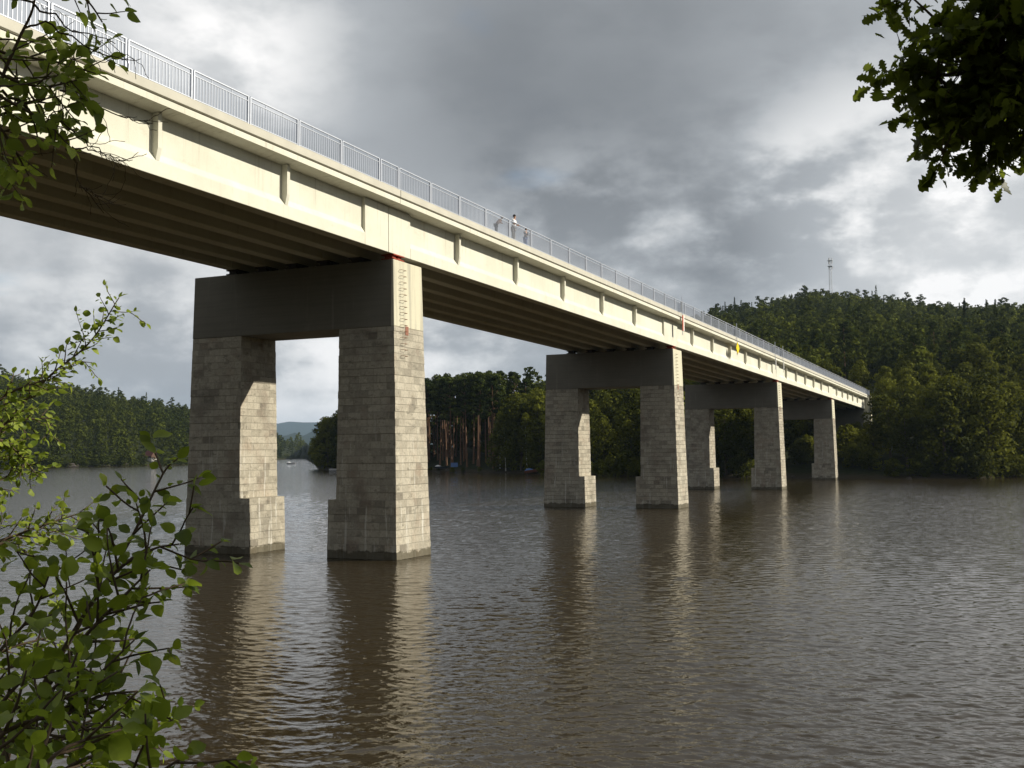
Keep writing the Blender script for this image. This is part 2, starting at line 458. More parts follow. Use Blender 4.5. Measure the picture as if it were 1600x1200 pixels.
# ------------------------------------------------------------------ terrain
AZT = [ # azimuth left of +Y (deg), shore r, bank r, bank z, mid r, mid z, ridge r, ridge z
 (-80, 300, 360, 12, 500, 30, 900, 60), (-40, 270, 330, 14, 450, 35, 850, 75), (-12, 225, 285, 13, 370, 30, 800, 86),
 (-1.1, 205, 262, 12, 345, 27, 800, 91), (1.8, 191, 250, 12, 335, 26, 780, 89), (3.9, 187, 244, 12, 330, 26, 760, 92),
 (6.3, 188, 240, 11, 325, 26, 740, 97), (9.2, 191, 244, 12, 325, 26, 720, 97), (11.5, 195, 250, 12, 325, 26, 720, 92),
 (14, 195, 255, 12, 325, 25, 700, 84), (18, 212, 272, 11, 345, 22, 650, 56), (23, 236, 290, 8, 360, 16, 500, 26),
 (26, 262, 305, 4, 380, 9, 500, 12), (29, 300, 325, 3.2, 400, 5, 500, 6), (32, 318, 350, 3, 400, 5, 520, 4),
 (34, 328, 360, 2.5, 410, 3, 520, 3), (35.3, 340, 350, 0.8, 380, 1, 430, 1), (36.0, 1300, 1400, 8, 1600, 20, 2100, 30),
 (37.4, 1150, 1250, 8, 1400, 20, 1900, 30), (38.4, 760, 800, 6, 900, 14, 1150, 22), (41.7, 600, 660, 11, 760, 22, 1000, 37),
 (44.8, 548, 610, 14, 740, 30, 950, 42), (46.9, 540, 600, 15, 720, 32, 900, 46), (50.7, 528, 590, 17, 700, 36, 900, 58),
 (60, 525, 590, 17, 700, 36, 900, 58), (80, 525, 590, 15, 700, 30, 900, 50)]
AZT = np.array(AZT, float)
def prof(az):
    r = [np.interp(az, AZT[:, 0], AZT[:, k]) for k in range(1, 8)]
    rs, rb, zb, rm, zm, rr, zr = r
    return [rs-30, rs, rs+5, rb, rm, rr, rr+350, rr+1200], [-4, 0, 0.9, zb, zm, zr, zr*0.45, zr*0.3]
def ground_z(x, y):
    az = math.degrees(math.atan2(-x, y)); r = math.hypot(x, y)
    a, b = prof(az)
    return float(np.interp(r, a, b))
def polar(az, r):
    return -math.sin(R(az))*r, math.cos(R(az))*r
azs = np.concatenate([np.arange(-80, -10, 2.0), np.arange(-10, 60, 0.35), np.arange(60, 80.1, 2.0)])
ts = np.concatenate([np.linspace(0, 1, 9)[:-1]*1.0, 1+np.linspace(0, 1, 4)[:-1], 2+np.linspace(0, 1, 9)[:-1], 3+np.linspace(0, 1, 10)[:-1],
                     4+np.linspace(0, 1, 16)[:-1], 5+np.linspace(0, 1, 10)[:-1], 6+np.linspace(0, 1, 6)])
V = []
for a in azs:
    pr, pz = prof(a)
    for t_ in ts:
        r_ = np.interp(t_, range(8), pr); z_ = np.interp(t_, range(8), pz)
        x, y = polar(a, r_)
        n_ = math.sin(x*0.11)*math.cos(y*0.09)*0.5+math.sin(x*0.031+2)*math.sin(y*0.027)*1.2
        V.append((x, y, z_+n_*min(1, max(0, (z_-0.3)/8))))
nt_ = len(ts); F = []
for i in range(len(azs)-1):
    for j in range(nt_-1):
        F.append((i*nt_+j, (i+1)*nt_+j, (i+1)*nt_+j+1, i*nt_+j+1))
o = obj_me('terrain', mesh_np('terrain', V, F, 'forest_floor')); tag(o, kind='structure')
for p in o.data.polygons: p.use_smooth = True
# near bank under the camera
V = []; F = []
xs = np.linspace(-260, 260, 131); ys = np.linspace(-200, 22, 112)
def near_z(x, y):
    sh = 6.0+0.15*x if x < 0 else 6.0-0.05*x
    s = sh-y
    return float(np.interp(s, [-14, 0, 1.5, 6, 14, 40, 120, 210], [-4, -0.1, 0.7, 3.12, 4.2, 9, 14, 25]))
for x in xs:
    for y in ys: V.append((x, y, near_z(x, y)+0.06*math.sin(x*1.3)*math.sin(y*1.7)))
for i in range(len(xs)-1):
    for j in range(len(ys)-1): F.append((i*112+j, (i+1)*112+j, (i+1)*112+j+1, i*112+j+1))
o = obj_me('ground', mesh_np('ground', V, F, 'grassy_bank')); tag(o, kind='structure')
# water: one sheet whose mesh carries real wind waves, finer where the waves are near
wr = [5.0]
while wr[-1] < 260: wr.append(wr[-1]+min(max(0.03, 0.0021*wr[-1]), 2.0))
while wr[-1] < 9000: wr.append(wr[-1]*1.12)
wr = np.array(wr)
waz = np.radians(np.concatenate([np.linspace(-100, -14, 60)[:-1], np.linspace(-14, 64, 1080)[:-1], np.linspace(64, 100, 26)]))
RR, AA = np.meshgrid(wr, waz)
X = -np.sin(AA)*RR; Y = np.cos(AA)*RR
Z = np.zeros_like(X)
wrg = np.random.default_rng(5)
step_r = np.gradient(wr)[None, :]*np.ones_like(X)
gust = 0.8+0.35*np.sin(X*0.045+1.3*np.sin(Y*0.031))*np.sin(Y*0.05+1.1*np.sin(X*0.023+1))
wind = math.radians(90+24)
for k in range(64):
    lam = 0.13*(9.0**(wrg.random()**1.15))                   # 0.13 m to 1.2 m, mostly short
    th = wind+wrg.normal(0, 0.55)
    slope = 0.0195*(lam/0.4)**-0.1
    kx = 2*math.pi/lam; ph = wrg.uniform(0, 6.28)
    # slow wandering of the crests keeps the pattern from looking combed
    wob = 0.9*np.sin(X*0.21/lam**.5+k)+0.9*np.sin(Y*0.17/lam**.5+2*k)
    q = (X*math.cos(th)+Y*math.sin(th))*kx+ph+wob
    fade = np.clip((lam/step_r-2.0)/1.8, 0, 1)
    c_ = np.cos(q)
    Z += (slope/kx)*(c_+0.22*np.cos(2*q))*fade*gust
Z *= np.clip((400-RR)/150, 0, 1)
na, nr = RR.shape
V = np.stack([X, Y, Z], -1).reshape(-1, 3)
ii, jj = np.meshgrid(np.arange(na-1), np.arange(nr-1), indexing='ij')
i0 = (ii*nr+jj).ravel()
F = np.stack([i0, i0+1, i0+nr+1, i0+nr], 1)
me = mesh_np('water', V, F[:, ::-1], 'reservoir_water'); me.polygons.foreach_set('use_smooth', [True]*len(me.polygons))
tag(obj_me('water', me), kind='structure')
# distant ridges
def ridge(name, az0, az1, r, hs, seed):
    rr = random.Random(seed); V = []; F = []; n = 90
    ph = [rr.uniform(0, 6) for _ in range(6)]
    for i in range(n+1):
        a = az0+(az1-az0)*i/n
        hh = np.interp(a, [h[0] for h in hs], [h[1] for h in hs])
        hh += sum(math.sin(a*(0.8+k*1.3)*2+ph[k])*r*0.0007/(k+1) for k in range(6))
        for k, (dr, f) in enumerate([(-r*0.25, -0.02), (-r*0.12, 0.55), (-r*0.04, 0.9), (0, 1.0), (r*0.15, 0.6), (r*0.4, -0.02)]):
            x, y = polar(a, r+dr); V.append((x, y, hh*f+rr.uniform(-1, 1)*(r*0.0012 if 0 < k < 5 else 0)))
    for i in range(n):
        for k in range(5): F.append((i*6+k, (i+1)*6+k, (i+1)*6+k+1, i*6+k+1))
    o = obj_me(name, mesh_np(name, V, F, 'far_hill_green')); tag(o, kind='structure')
ridge('hills', 10, 75, 11500, [(10, 225), (30, 300), (34, 325), (36, 350), (38, 350), (45, 270), (75, 250)], 3)
ridge('hills', 20, 60, 6000, [(20, 120), (33, 170), (35, 150), (36, 125), (37.5, 110), (40, 120), (60, 140)], 5)

# ------------------------------------------------------------------ the bridge
BX = -25.64
def bz(y): return -0.0053*(y-43.5)       # the deck falls gently away
JOINTS = [-4.15, 41.85, 87.85, 133.85, 179.85, 225.85]
PY = [43.49, 89.49, 135.49, 181.49]
bridge = empty('road_bridge', (-30.5, 43.5, 0))
tag(bridge, 'long pale concrete girder road bridge on four granite piers crossing the reservoir', 'bridge')

def pier(i):
    y = PY[i]; H = 13.93+bz(y)
    z1 = H-3.15; zp = 2.72
    root = empty('pier', (-31.5-bridge.location.x, y-bridge.location.y, 0), parent=bridge)
    tb, tt = 1.56, 1.31
    def ty(z): return tb+(tt-tb)*z/H
    def xo(z, a, b): return a+(b-a)*z/H
    def leg(xa, xb, xa_t, xb_t, inner_is_b):
        m = MB()
        def ring(z, xi_off, e=0.0):
            x0 = xo(z, xa, xa_t); x1 = xo(z, xb, xb_t)
            if inner_is_b: x1 -= xi_off
            else: x0 += xi_off
            t_ = ty(z)+e
            return [(x0, y-t_, z), (x1, y-t_, z), (x1, y+t_, z), (x0, y+t_, z)]
        # laid course by course, each a little proud of or behind its neighbours
        RH = 0.34; rings = []
        zz0 = -2*RH
        rings.append(ring(-3, 0, 0.03))
        k_ = 0
        while zz0 < z1-0.02:
            zz1 = min(zz0+RH, z1)
            plinth = zz0+RH*0.5 < zp
            e = (0.03 if plinth else 0.0)+random.uniform(-0.009, 0.009); off = 0 if plinth else 0.42
            j = [(random.uniform(-.010, .010), random.uniform(-.008, .008)) for _ in range(4)]
            for zq in (zz0+0.006, zz1-0.006):
                rings.append([(p_[0]+jj[0], p_[1]+jj[1], p_[2]) for p_, jj in zip(ring(zq, off, e), j)])
            zz0 = zz1
        vs = [p_ for r_ in rings for p_ in r_]; nn_ = len(rings)
        fs = [(i_*4+q_, i_*4+(q_+1) % 4, (i_+1)*4+(q_+1) % 4, (i_+1)*4+q_) for i_ in range(nn_-1) for q_ in range(4)]
        m.add(vs, fs+[(0, 1, 2, 3), tuple(4*(nn_-1)+q_ for q_ in range(4))])
        return m.build('leg', 'granite_blocks', root, uv=True, bevel=0.012)
    leg(-37.68, -33.86, -37.42, -33.98, True)
    leg(-29.06, -25.27, -28.95, -25.60, False)
    c = MB()
    def cr(z, e=0.0):
        return [(xo(z, -37.68, -37.42)-e, y-ty(z)-e, z), (xo(z, -25.27, -25.60)+e, y-ty(z)-e, z), (xo(z, -25.27, -25.60)+e, y+ty(z)+e, z), (xo(z, -37.68, -37.42)-e, y+ty(z)+e, z)]
    c.hexa(cr(z1, 0.012)+cr(H, 0.012))
    c.build('cap_beam', ['raw_concrete'], root, bevel=0.03)
    # bearings under every girder, either side of the joint
    jy = JOINTS[i+1]
    for gx in GX:
        for yy in (jy-0.62, jy+0.75):
            if yy < y-tt+0.0: pass
            b = MB(); yb = max(yy, y-tt+0.28) if yy < jy else yy+0.35
            zb = H+0.012
            b.box(gx-0.34, gx+0.34, yb-0.24, yb+0.24, zb, zb+0.05)
            b.box(gx-0.22, gx+0.22, yb-0.15, yb+0.15, zb+0.05, zb+0.20)
            b.box(gx-0.34, gx+0.34, yb-0.24, yb+0.24, zb+0.20, zb+0.25)
            b.build('bearing', 'red_lead_steel' if gx == GX[0] else 'dark_steel', root)
    # climbing irons on the lit end
    n = 15
    for k in range(n):
        zz = H-0.45-k*0.29
        xx = xo(zz, -25.27, -25.60)+(0.012 if zz > z1 else 0)
        yc = y-0.62
        MB().tube([(xx-0.05, yc-0.2, zz), (xx+0.16, yc-0.2, zz), (xx+0.16, yc+0.2, zz), (xx-0.05, yc+0.2, zz)], 0.011, 6).build('climbing_iron', 'rusty_iron', root)
    zz = z1-0.12
    xx = xo(zz, -25.27, -25.60)
    MB().box(xx-0.02, xx+0.018, y-0.36, y-0.08, zz-0.22, zz+0.2).build('red_plate', 'red_patch_paint', root)
    return root

GX = [BX-0.30+0.0-1.835*k for k in range(6)]
for i in range(4): pier(i)

def girder(gx, y0, y1, outer):
    """one I girder of one span"""
    m = MB(); fl = 0.30; wb = 0.13
    z0, z1 = 14.19, 16.34
    def pr(fw_, ww):
        return [(gx-fw_, z0), (gx+fw_, z0), (gx+fw_, z0+0.52), (gx+ww, z0+0.80), (gx+ww, z1), (gx-ww, z1), (gx-ww, z0+0.80), (gx-fw_, z0+0.52)]
    e = 2.0
    m.extr(pr(fl, wb), y0+e+0.002, y1-e-0.002, bz)
    m.extr([(gx-fl, z0), (gx+fl, z0), (gx+fl-0.02, z1), (gx-fl+0.02, z1)], y0+0.02, y0+e, bz)
    # far end block with a hooked (notched) seat
    m.extr([(gx-fl, z0), (gx+fl, z0), (gx+fl-0.02, z1), (gx-fl+0.02, z1)], y1-e, y1-0.02, bz)
    return m.build('girder', 'pale_concrete', bridge, bevel=0.02)
for s in range(5):
    y0, y1 = JOINTS[s], JOINTS[s+1]
    L = y1-y0
    for k, gx in enumerate(GX):
        g = girder(gx, y0, y1, k == 0)
        if k == 0:
            if s == 0: ys_ = [41.85-7.75-7.1*j for j in range(5)]
            elif s == 4: ys_ = [y0+6.9+7.0*j for j in range(5)]
            else: ys_ = [y0+6.95+7.33*j for j in range(5)]
            for yy in ys_:
                zf = bz(yy)
                b = MB()
                xa, xb = gx+0.131, gx+0.40
                zt = 16.335+zf; z0 = 14.19+zf
                pts = [(xa, zt), (xb, zt), (xb, z0+0.95), (gx+0.302, z0+0.53), (xa, z0+0.80)]
                n = len(pts)
                vs = [(x, yy-0.09, z) for x, z in pts]+[(x, yy+0.09, z) for x, z in pts]
                fs = [(i, (i+1) % n, n+(i+1) % n, n+i) for i in range(n)]+[tuple(range(n))[::-1], tuple(range(n, 2*n))]
                b.add(vs, fs).build('stiffener', 'pale_concrete', g)
    # transverse diaphragms between the girders
    for k in range(5):
        for f in (0.055, 0.35, 0.65, 0.94):
            yy = y0+L*f
            MB().box(GX[k+1]+0.14, GX[k]-0.14, yy, yy+0.22, 14.75+bz(yy), 16.33+bz(yy)).build('diaphragm', 'pale_concrete', bridge)
    # deck slab with cantilevers, cornice lip, groove, kerb beam
    xr, xl = -25.01, -36.55
    d = MB()
    d.extr([(xl+0.1, 16.45), (GX[-1]-0.13, 16.34), (GX[0]+0.13, 16.34), (xr-0.10, 16.42), (xr, 16.40), (xr, 16.625), (xr-0.22, 16.625), (xr-0.22, 16.70), (xl+0.13, 16.70), (xl+0.13, 16.60), (xl, 16.60), (xl, 16.40)],
           y0+0.015, y1-0.015, bz)
    d.build('deck_slab', 'pale_concrete', bridge)
    for (a, b_) in ((xr-1.35, xr+0.025), (xl+0.02, xl+1.35)):
        kx = MB(); kx.extr([(a, 16.704), (b_, 16.704), (b_, 17.03), (a, 17.06)], y0+0.02, y1-0.02, bz)
        kx.build('walkway', 'kerb_concrete', bridge, bevel=0.015)
    MB().box(xr-0.235, xr-0.10, y0+0.03, y1-0.03, 16.583+bz(y1), 16.584+bz(y1)) if 0 else None
    gs = MB(); gs.extr([(xr-0.216, 16.628), (xr-0.10, 16.628), (xr-0.10, 16.694), (xr-0.216, 16.694)], y0+0.03, y1-0.03, bz); gs.build('groove_shade_strip', 'dark_steel', bridge)  # dark strip laid in the groove to stand in for the kerb's shadow
    rd = MB(); rd.extr([(xl+1.36, 16.704), (xr-1.36, 16.704), (xr-1.36, 16.86), (xl+1.36, 16.86)], y0+0.02, y1-0.02, bz)
    rd.build('carriageway', 'asphalt', bridge)

# railing panels
def panel(parent, x, y0, L, zb):
    m = MB(); r = 0.03
    zl = lambda y: zb+bz(y)
    def bar(ya, za, yb, zb_, r_, n=6): m.tube([(x, ya, zl(ya)+za), (x, yb, zl(yb)+zb_)], r_, n)
    ya, yb = y0+0.06, y0+L-0.06
    m.box(x-0.035, x+0.035, ya-0.03, ya+0.03, zl(ya)-0.02, zl(ya)+1.10)
    m.box(x-0.035, x+0.035, yb-0.03, yb+0.03, zl(yb)-0.02, zl(yb)+1.10)
    bar(ya, 1.10, yb, 1.10, 0.036); bar(ya, 0.93, yb, 0.93, 0.022); bar(ya, 0.10, yb, 0.10, 0.024)
    n = max(4, round(19*L/3.043))
    for k in range(1, n):
        yy = ya+(yb-ya)*k/n
        top = 1.09 if k in (6, 13) else 0.93
        m.box(x-0.011, x+0.011, yy-0.011, yy+0.011, zl(yy)+0.10, zl(yy)+top)
    return m
rail = empty('railing', (-25.16-bridge.location.x, 43.5-bridge.location.y, 17.03), parent=bridge)
PL = 3.043
yv = 41.90
starts = []
y = 41.93
while y < 229: starts.append(y); y += PL
y = 41.93-PL*0.55
starts_b = [(41.93-1.62, 1.60)]
y = 41.93-1.64-PL
while y > -6: starts_b.append((y, PL)); y -= PL
for y in starts: panel(rail, -25.16, y, PL, 17.03).build('railing_panel', 'galvanised_steel', rail)
for y, l in starts_b: panel(rail, -25.16, y, l, 17.03).build('railing_panel', 'galvanised_steel', rail)
m = MB()
for j in range(0, 76):
    y = -6+j*PL; q = panel(None, -36.4, y, PL, 17.05); m.add(q.v, q.f)
m.build('far_side_railing', 'galvanised_steel', bridge)

# abutments
for (ya, yb) in ((225.90, 232.0), (-12, -4.2)):
    a = MB(); zf = bz(ya)
    a.box(-36.9, -24.9, ya if ya > 0 else ya, yb, -2, 16.30+zf)
    if ya > 0: a.box(-36.6, -25.3, ya-1.4, ya-0.002, -2, 13.9+zf)
    else: a.box(-36.6, -25.3, yb+0.002, yb+1.4, -2, 13.9+bz(yb))
    a.box(-36.9, -36.4, ya, yb, 16.302+zf, 17.05+zf); a.box(-25.4, -24.9, ya, yb, 16.302+zf, 17.05+zf)
    a.build('abutment', 'raw_concrete', bridge)

# navigation signs hung on the railing
def nav_sign(y, kind, label):
    z = bz(y); x = -24.86
    t_ = empty('navigation_sign', (x, y, 17.0+z)); tag(t_, label, 'sign')
    MB().tube([(x-0.02, y, 15.1+z), (x-0.02, y, 18.45+z)], 0.03, 8).build('pole', 'galvanised_steel', t_)
    MB().box(x-0.09, x-0.05, y-0.28, y+0.28, 17.15+z, 17.98+z).build('bracket_plate', 'sign_back_grey', t_)
    zc = 15.85+z; hh = 0.55
    a = R(-4); c, s = math.cos(a), math.sin(a)
    def q(w_, z_, d=0.0): return (x+0.04+d*c-w_*s*-1*0-w_*math.sin(a), y+w_*math.cos(a), z_)
    if kind == 'diamond':
        m = MB(); P_ = [(0, zc-hh-0.1), (hh, zc), (0, zc+hh+0.1), (-hh, zc)]
        vs = [q(w_, z_, 0) for w_, z_ in P_]+[q(w_, z_, 0.03) for w_, z_ in P_]
        m.add(vs, [(0, 1, 2, 3)[::-1], (4, 5, 6, 7), (0, 1, 5, 4), (1, 2, 6, 5), (2, 3, 7, 6), (3, 0, 4, 7)])
        m.build('diamond_board', 'yellow_paint', t_)
    elif kind == 'redwhite':
        for (w0, w1, mt, nm) in ((-0.22, -0.001, 'sign_red', 'red_half'), (0.001, 0.22, 'sign_white', 'white_half')):
            P_ = [(w0, zc-0.38), (w1, zc-0.38), (w1, zc+0.95), (w0, zc+0.95)]
            vs = [q(w_, z_, 0) for w_, z_ in P_]+[q(w_, z_, 0.03) for w_, z_ in P_]
            m = MB(); m.add(vs, [(0, 1, 2, 3)[::-1], (4, 5, 6, 7), (0, 1, 5, 4), (1, 2, 6, 5), (2, 3, 7, 6), (3, 0, 4, 7)])
            m.build(nm, mt, t_)
    else:
        m = MB(); P_ = [(-0.08, zc-0.3), (0.08, zc-0.3), (0.08, zc+0.6), (-0.08, zc+0.6)]
        vs = [q(w_, z_, 0) for w_, z_ in P_]+[q(w_, z_, 0.03) for w_, z_ in P_]
        m.add(vs, [(0, 1, 2, 3)[::-1], (4, 5, 6, 7), (0, 1, 5, 4), (1, 2, 6, 5), (2, 3, 7, 6), (3, 0, 4, 7)])
        m.build('white_board', 'sign_white', t_)
nav_sign(88.8, 'redwhite', 'red and white navigation board hung on the bridge side above the second pier')
nav_sign(109.3, 'diamond', 'yellow diamond navigation board hanging below the bridge railing')
nav_sign(129.6, 'white', 'narrow pale board on a pole, the nearer of two by the third pier')
nav_sign(134.6, 'white', 'narrow pale board on a pole directly above the third pier')

# ------------------------------------------------------------------ people on the walkway
def skinned(name, joints, edges, radii, mat, parent, sub=1):
    me = bpy.data.meshes.new(name); me.from_pydata(joints, edges, [])
    me.materials.append(MATS[mat])
    o = bpy.data.objects.new(name, me); COL.objects.link(o); o.parent = parent
    sk = o.modifiers.new('s', 'SKIN'); sk.use_smooth_shade = True
    for v, r in zip(me.skin_vertices[0].data, radii): v.radius = (r, r) if isinstance(r, (int, float)) else r
    me.skin_vertices[0].data[0].use_root = True
    sb = o.modifiers.new('u', 'SUBSURF'); sb.levels = sub; sb.render_levels = sub
    return o
def person(x, y, rz, h, shirt, trousers, label, lean=0.0):
    s = h/1.75
    t_ = empty('person', (x, y, 17.045+bz(y)), rz); tag(t_, label, 'person', 'people on the bridge walkway')
    def J(px, py, pz):        # forward is +x; lean bends the trunk forward about the hips
        pz_, px_ = pz, px
        if pz > 0.95:
            d = pz-0.95; px_ = px+math.sin(lean)*d; pz_ = 0.95+math.cos(lean)*d
        return (px_*s, py*s, pz_*s)
    names = dict(pel=(0, 0, .95), wst=(0, 0, 1.12), chs=(0, 0, 1.34), nk=(0, 0, 1.49), hd=(.02, 0, 1.58), hdt=(.02, 0, 1.70),
                 sl=(0, .17, 1.42), el=(.10, .24, 1.16), hl=(.36, .20, 1.10), fl=(.42, .19, 1.09), sr=(0, -.17, 1.42), er=(.10, -.24, 1.16), hr=(.36, -.20, 1.10), fr=(.42, -.19, 1.09),
                 hpl=(0, .09, .90), kl=(.03, .11, .50), al=(0, .12, .09), tl=(.14, .13, .04), hpr=(0, -.09, .90), kr=(.0, -.11, .50), ar=(-.04, -.12, .09), tr=(.10, -.13, .04))
    K = list(names); idx = {k: i for i, k in enumerate(K)}
    rad = dict(pel=.13, wst=.115, chs=.14, nk=.055, hd=.085, hdt=.07, sl=.06, el=.042, hl=.03, fl=.028, sr=.06, er=.042, hr=.03, fr=.028,
               hpl=.095, kl=.06, al=.04, tl=.03, hpr=.095, kr=.06, ar=.04, tr=.03)
    E = [('pel', 'wst'), ('wst', 'chs'), ('chs', 'nk'), ('nk', 'hd'), ('hd', 'hdt'), ('chs', 'sl'), ('sl', 'el'), ('el', 'hl'), ('hl', 'fl'), ('chs', 'sr'), ('sr', 'er'), ('er', 'hr'), ('hr', 'fr'),
         ('pel', 'hpl'), ('hpl', 'kl'), ('kl', 'al'), ('al', 'tl'), ('pel', 'hpr'), ('hpr', 'kr'), ('kr', 'ar'), ('ar', 'tr')]
    skinned('body', [J(*names[k]) for k in K], [(idx[a], idx[b]) for a, b in E], [rad[k]*s for k in K], 'skin', t_)
    def garment(nm, keys, edges, mat, grow):
        ii = {k: i for i, k in enumerate(keys)}
        skinned(nm, [J(*names[k]) for k in keys], [(ii[a], ii[b]) for a, b in edges], [(rad[k]+grow)*s for k in keys], mat, t_)
    garment('shirt', ['wst', 'pel', 'chs', 'sl', 'sr', 'el', 'er'], [('wst', 'pel'), ('wst', 'chs'), ('chs', 'sl'), ('chs', 'sr'), ('sl', 'el'), ('sr', 'er')], shirt, .018)
    garment('trousers', ['pel', 'hpl', 'kl', 'al', 'hpr', 'kr', 'ar'], [('pel', 'hpl'), ('hpl', 'kl'), ('kl', 'al'), ('pel', 'hpr'), ('hpr', 'kr'), ('kr', 'ar')], trousers, .016)
    hx = J(0.0, 0, 1.66)
    m = MB(); n = 8
    hr_ = 0.105*s
    rings = []
    for a in range(5):
        th = a/4*math.pi*0.55
        rings.append([(hx[0]-0.01+hr_*math.sin(th)*math.cos(2*math.pi*k/n), hx[1]+hr_*math.sin(th)*math.sin(2*math.pi*k/n), hx[2]+0.0+hr_*1.1*math.cos(th)) for k in range(n)])
    vs = [p for r in rings for p in r]
    fs = [(a*n+k, a*n+(k+1) % n, (a+1)*n+(k+1) % n, (a+1)*n+k) for a in range(4) for k in range(n)]
    me = bpy.data.meshes.new('hair'); me.from_pydata(vs, [], fs); me.materials.append(MATS['hair'])
    obj_me('hair', me, t_)
    return t_
person(-25.55, 55.5, 0.1, 1.72, 'cloth_white', 'cloth_grey', 'adult with short dark hair in a white top leaning on the railing', 0.12)
person(-25.55, 57.2, -0.3, 1.24, 'cloth_dark', 'cloth_blue', 'child in dark top and blue trousers standing right of the adult at the railing', 0.15)
person(-25.60, 53.3, 0.2, 1.30, 'cloth_brown', 'cloth_dark', 'small figure in brown bending behind the railing left of the adult', 0.75)

# ------------------------------------------------------------------ tree meshes
def quads(centres, normals, size, tint, aspect=0.7):
    n = len(centres)
    N = normals/np.linalg.norm(normals, axis=1, keepdims=True)
    A = np.cross(N, rng.normal(size=(n, 3))); A /= np.linalg.norm(A, axis=1, keepdims=True)+1e-9
    B = np.cross(N, A)
    s = (size*rng.uniform(0.6, 1.3, n))[:, None]
    V = np.stack([centres-A*s, centres-B*s*aspect+N*s*0.15, centres+A*s, centres+B*s*aspect-N*s*0.15], 1).reshape(-1, 3)
    F = np.arange(4*n).reshape(-1, 4)
    return V, F, np.repeat(tint, 4)
def clump(c, r, n, size, tint, flat=1.0, bias=0.8, droop=0.0):
    d = rng.normal(size=(n, 3)); d /= np.linalg.norm(d, axis=1, keepdims=True)
    rad = rng.uniform(0.45, 1.08, n)**0.7
    p = d*rad[:, None]*np.array([r, r, r*flat])
    nn = d*bias+rng.normal(size=(n, 3))*0.42+np.array([0, 0, 0.25])
    tt_ = np.clip(tint+rng.normal(0, 0.10, n), 0, 1)
    return quads(p+np.array(c), nn, np.full(n, size), tt_)
def merge(parts):
    V = []; F = []; T = []; k = 0
    for v, f, t_ in parts:
        V.append(v); F.append(f+k); T.append(t_); k += len(v)
    return np.concatenate(V), np.concatenate(F), np.concatenate(T)
def broadleaf_crown(h, w_, nc, nq, size, base=0.12):
    ps = []
    lean_ = rng.normal(0, 0.05*h, 2)
    for i in range(nc):
        t_ = (i+0.5)/nc
        zz = h*(base+(0.93-base)*t_)
        wr = w_*(math.sin(math.pi*min(1, (0.22+0.78*t_)))**0.6*0.9+0.08)*rng.uniform(0.55, 1.05)
        a = i*2.4+rng.uniform(-0.5, 0.5)
        rr = w_*rng.uniform(0.26, 0.46)*(1.15-0.45*t_)
        off = max(0, wr-rr*0.6)
        ps.append(clump((math.cos(a)*off+lean_[0]*t_, math.sin(a)*off+lean_[1]*t_, zz), rr, nq, size, rng.uniform(0.15, 0.8)*(0.7+0.3*t_), rng.uniform(0.6, 0.85)))
    ps.append(clump((lean_[0]*.6, lean_[1]*.6, h*0.55), w_*0.6, nq*2, size, 0.3, 1.2))
    return merge(ps)
def pine_crown(h, w_, nc, nq, size, base=0.55):
    ps = []
    for i in range(nc):
        t_ = (i+0.5)/nc
        zz = h*(base+(0.97-base)*t_)
        wr = w_*(1.0-0.65*t_**1.5)*rng.uniform(0.35, 1.0)
        a = i*2.4+rng.uniform(-0.6, 0.6)
        ps.append(clump((math.cos(a)*wr, math.sin(a)*wr, zz), w_*rng.uniform(0.28, 0.45), nq, size, rng.uniform(0.1, 0.75), rng.uniform(0.35, 0.6)))
    return merge(ps)
def spruce_crown(h, w_, nl, nq, size, base=0.1):
    ps = []
    for i in range(nl):
        t_ = (i+0.5)/nl; zz = h*(base+(1-base)*t_); rr = w_*(1-t_)**0.9*rng.uniform(.8, 1.1)+0.12; dz_ = h*(1-base)/nl
        k = max(4, int(7*(1-t_)+3))
        for j in range(k):
            a = j*2*math.pi/k+i*1.3+rng.uniform(-.2, .2); q = max(5, int(nq*(1-t_*0.7)))
            ll = rr*rng.uniform(0.75, 1.1)
            u_ = rng.uniform(0.15, 1, q); c_ = np.stack([np.cos(a)*ll*u_, np.sin(a)*ll*u_, zz-0.32*ll*u_+rng.uniform(-.75, .75, q)*dz_], 1)
            c_ += rng.normal(0, 0.10*ll*0.6+0.05, (q, 3))*np.array([1, 1, .3])
            nn = np.stack([np.cos(a)*0.5+rng.normal(0, .5, q), np.sin(a)*0.5+rng.normal(0, .5, q), rng.uniform(0.3, 1.2, q)], 1)
            ps.append(quads(c_, nn, np.full(q, size), np.clip(rng.normal(0.4+0.2*math.sin(i*3.1+j), 0.15, q), 0, 1), 0.5))
    return merge(ps)
def trunk_mb(h, r, top, bend=0.3, limbs=0, lz0=0.35, ll=2.5, n=7):
    m = MB(); pts = []; rs = []
    bx, by = random.uniform(-bend, bend), random.uniform(-bend, bend)
    for i in range(7):
        t_ = i/6; pts.append((bx*math.sin(t_*2.2), by*t_*t_, -0.6+(h*top+0.6)*t_)); rs.append(r*(1-0.72*t_)*(1.25 if i == 0 else 1))
    m.tube(pts, rs, n)
    for k in range(limbs):
        t_ = lz0+(0.95-lz0)*k/max(1, limbs); zz = h*top*t_; a = k*2.4+random.uniform(-.4, .4)
        bxx, byy = bx*math.sin(t_*2.2), by*t_*t_; l_ = ll*(1.1-0.5*t_)
        m.tube([(bxx, byy, zz), (bxx+math.cos(a)*l_*.5, byy+math.sin(a)*l_*.5, zz+l_*.28), (bxx+math.cos(a)*l_, byy+math.sin(a)*l_, zz+l_*.75)], [r*(1-.7*t_)*.5, r*.25, r*.08], 5)
    return m
PROTO = {}
def proto(kind, variants):
    PROTO[kind] = variants
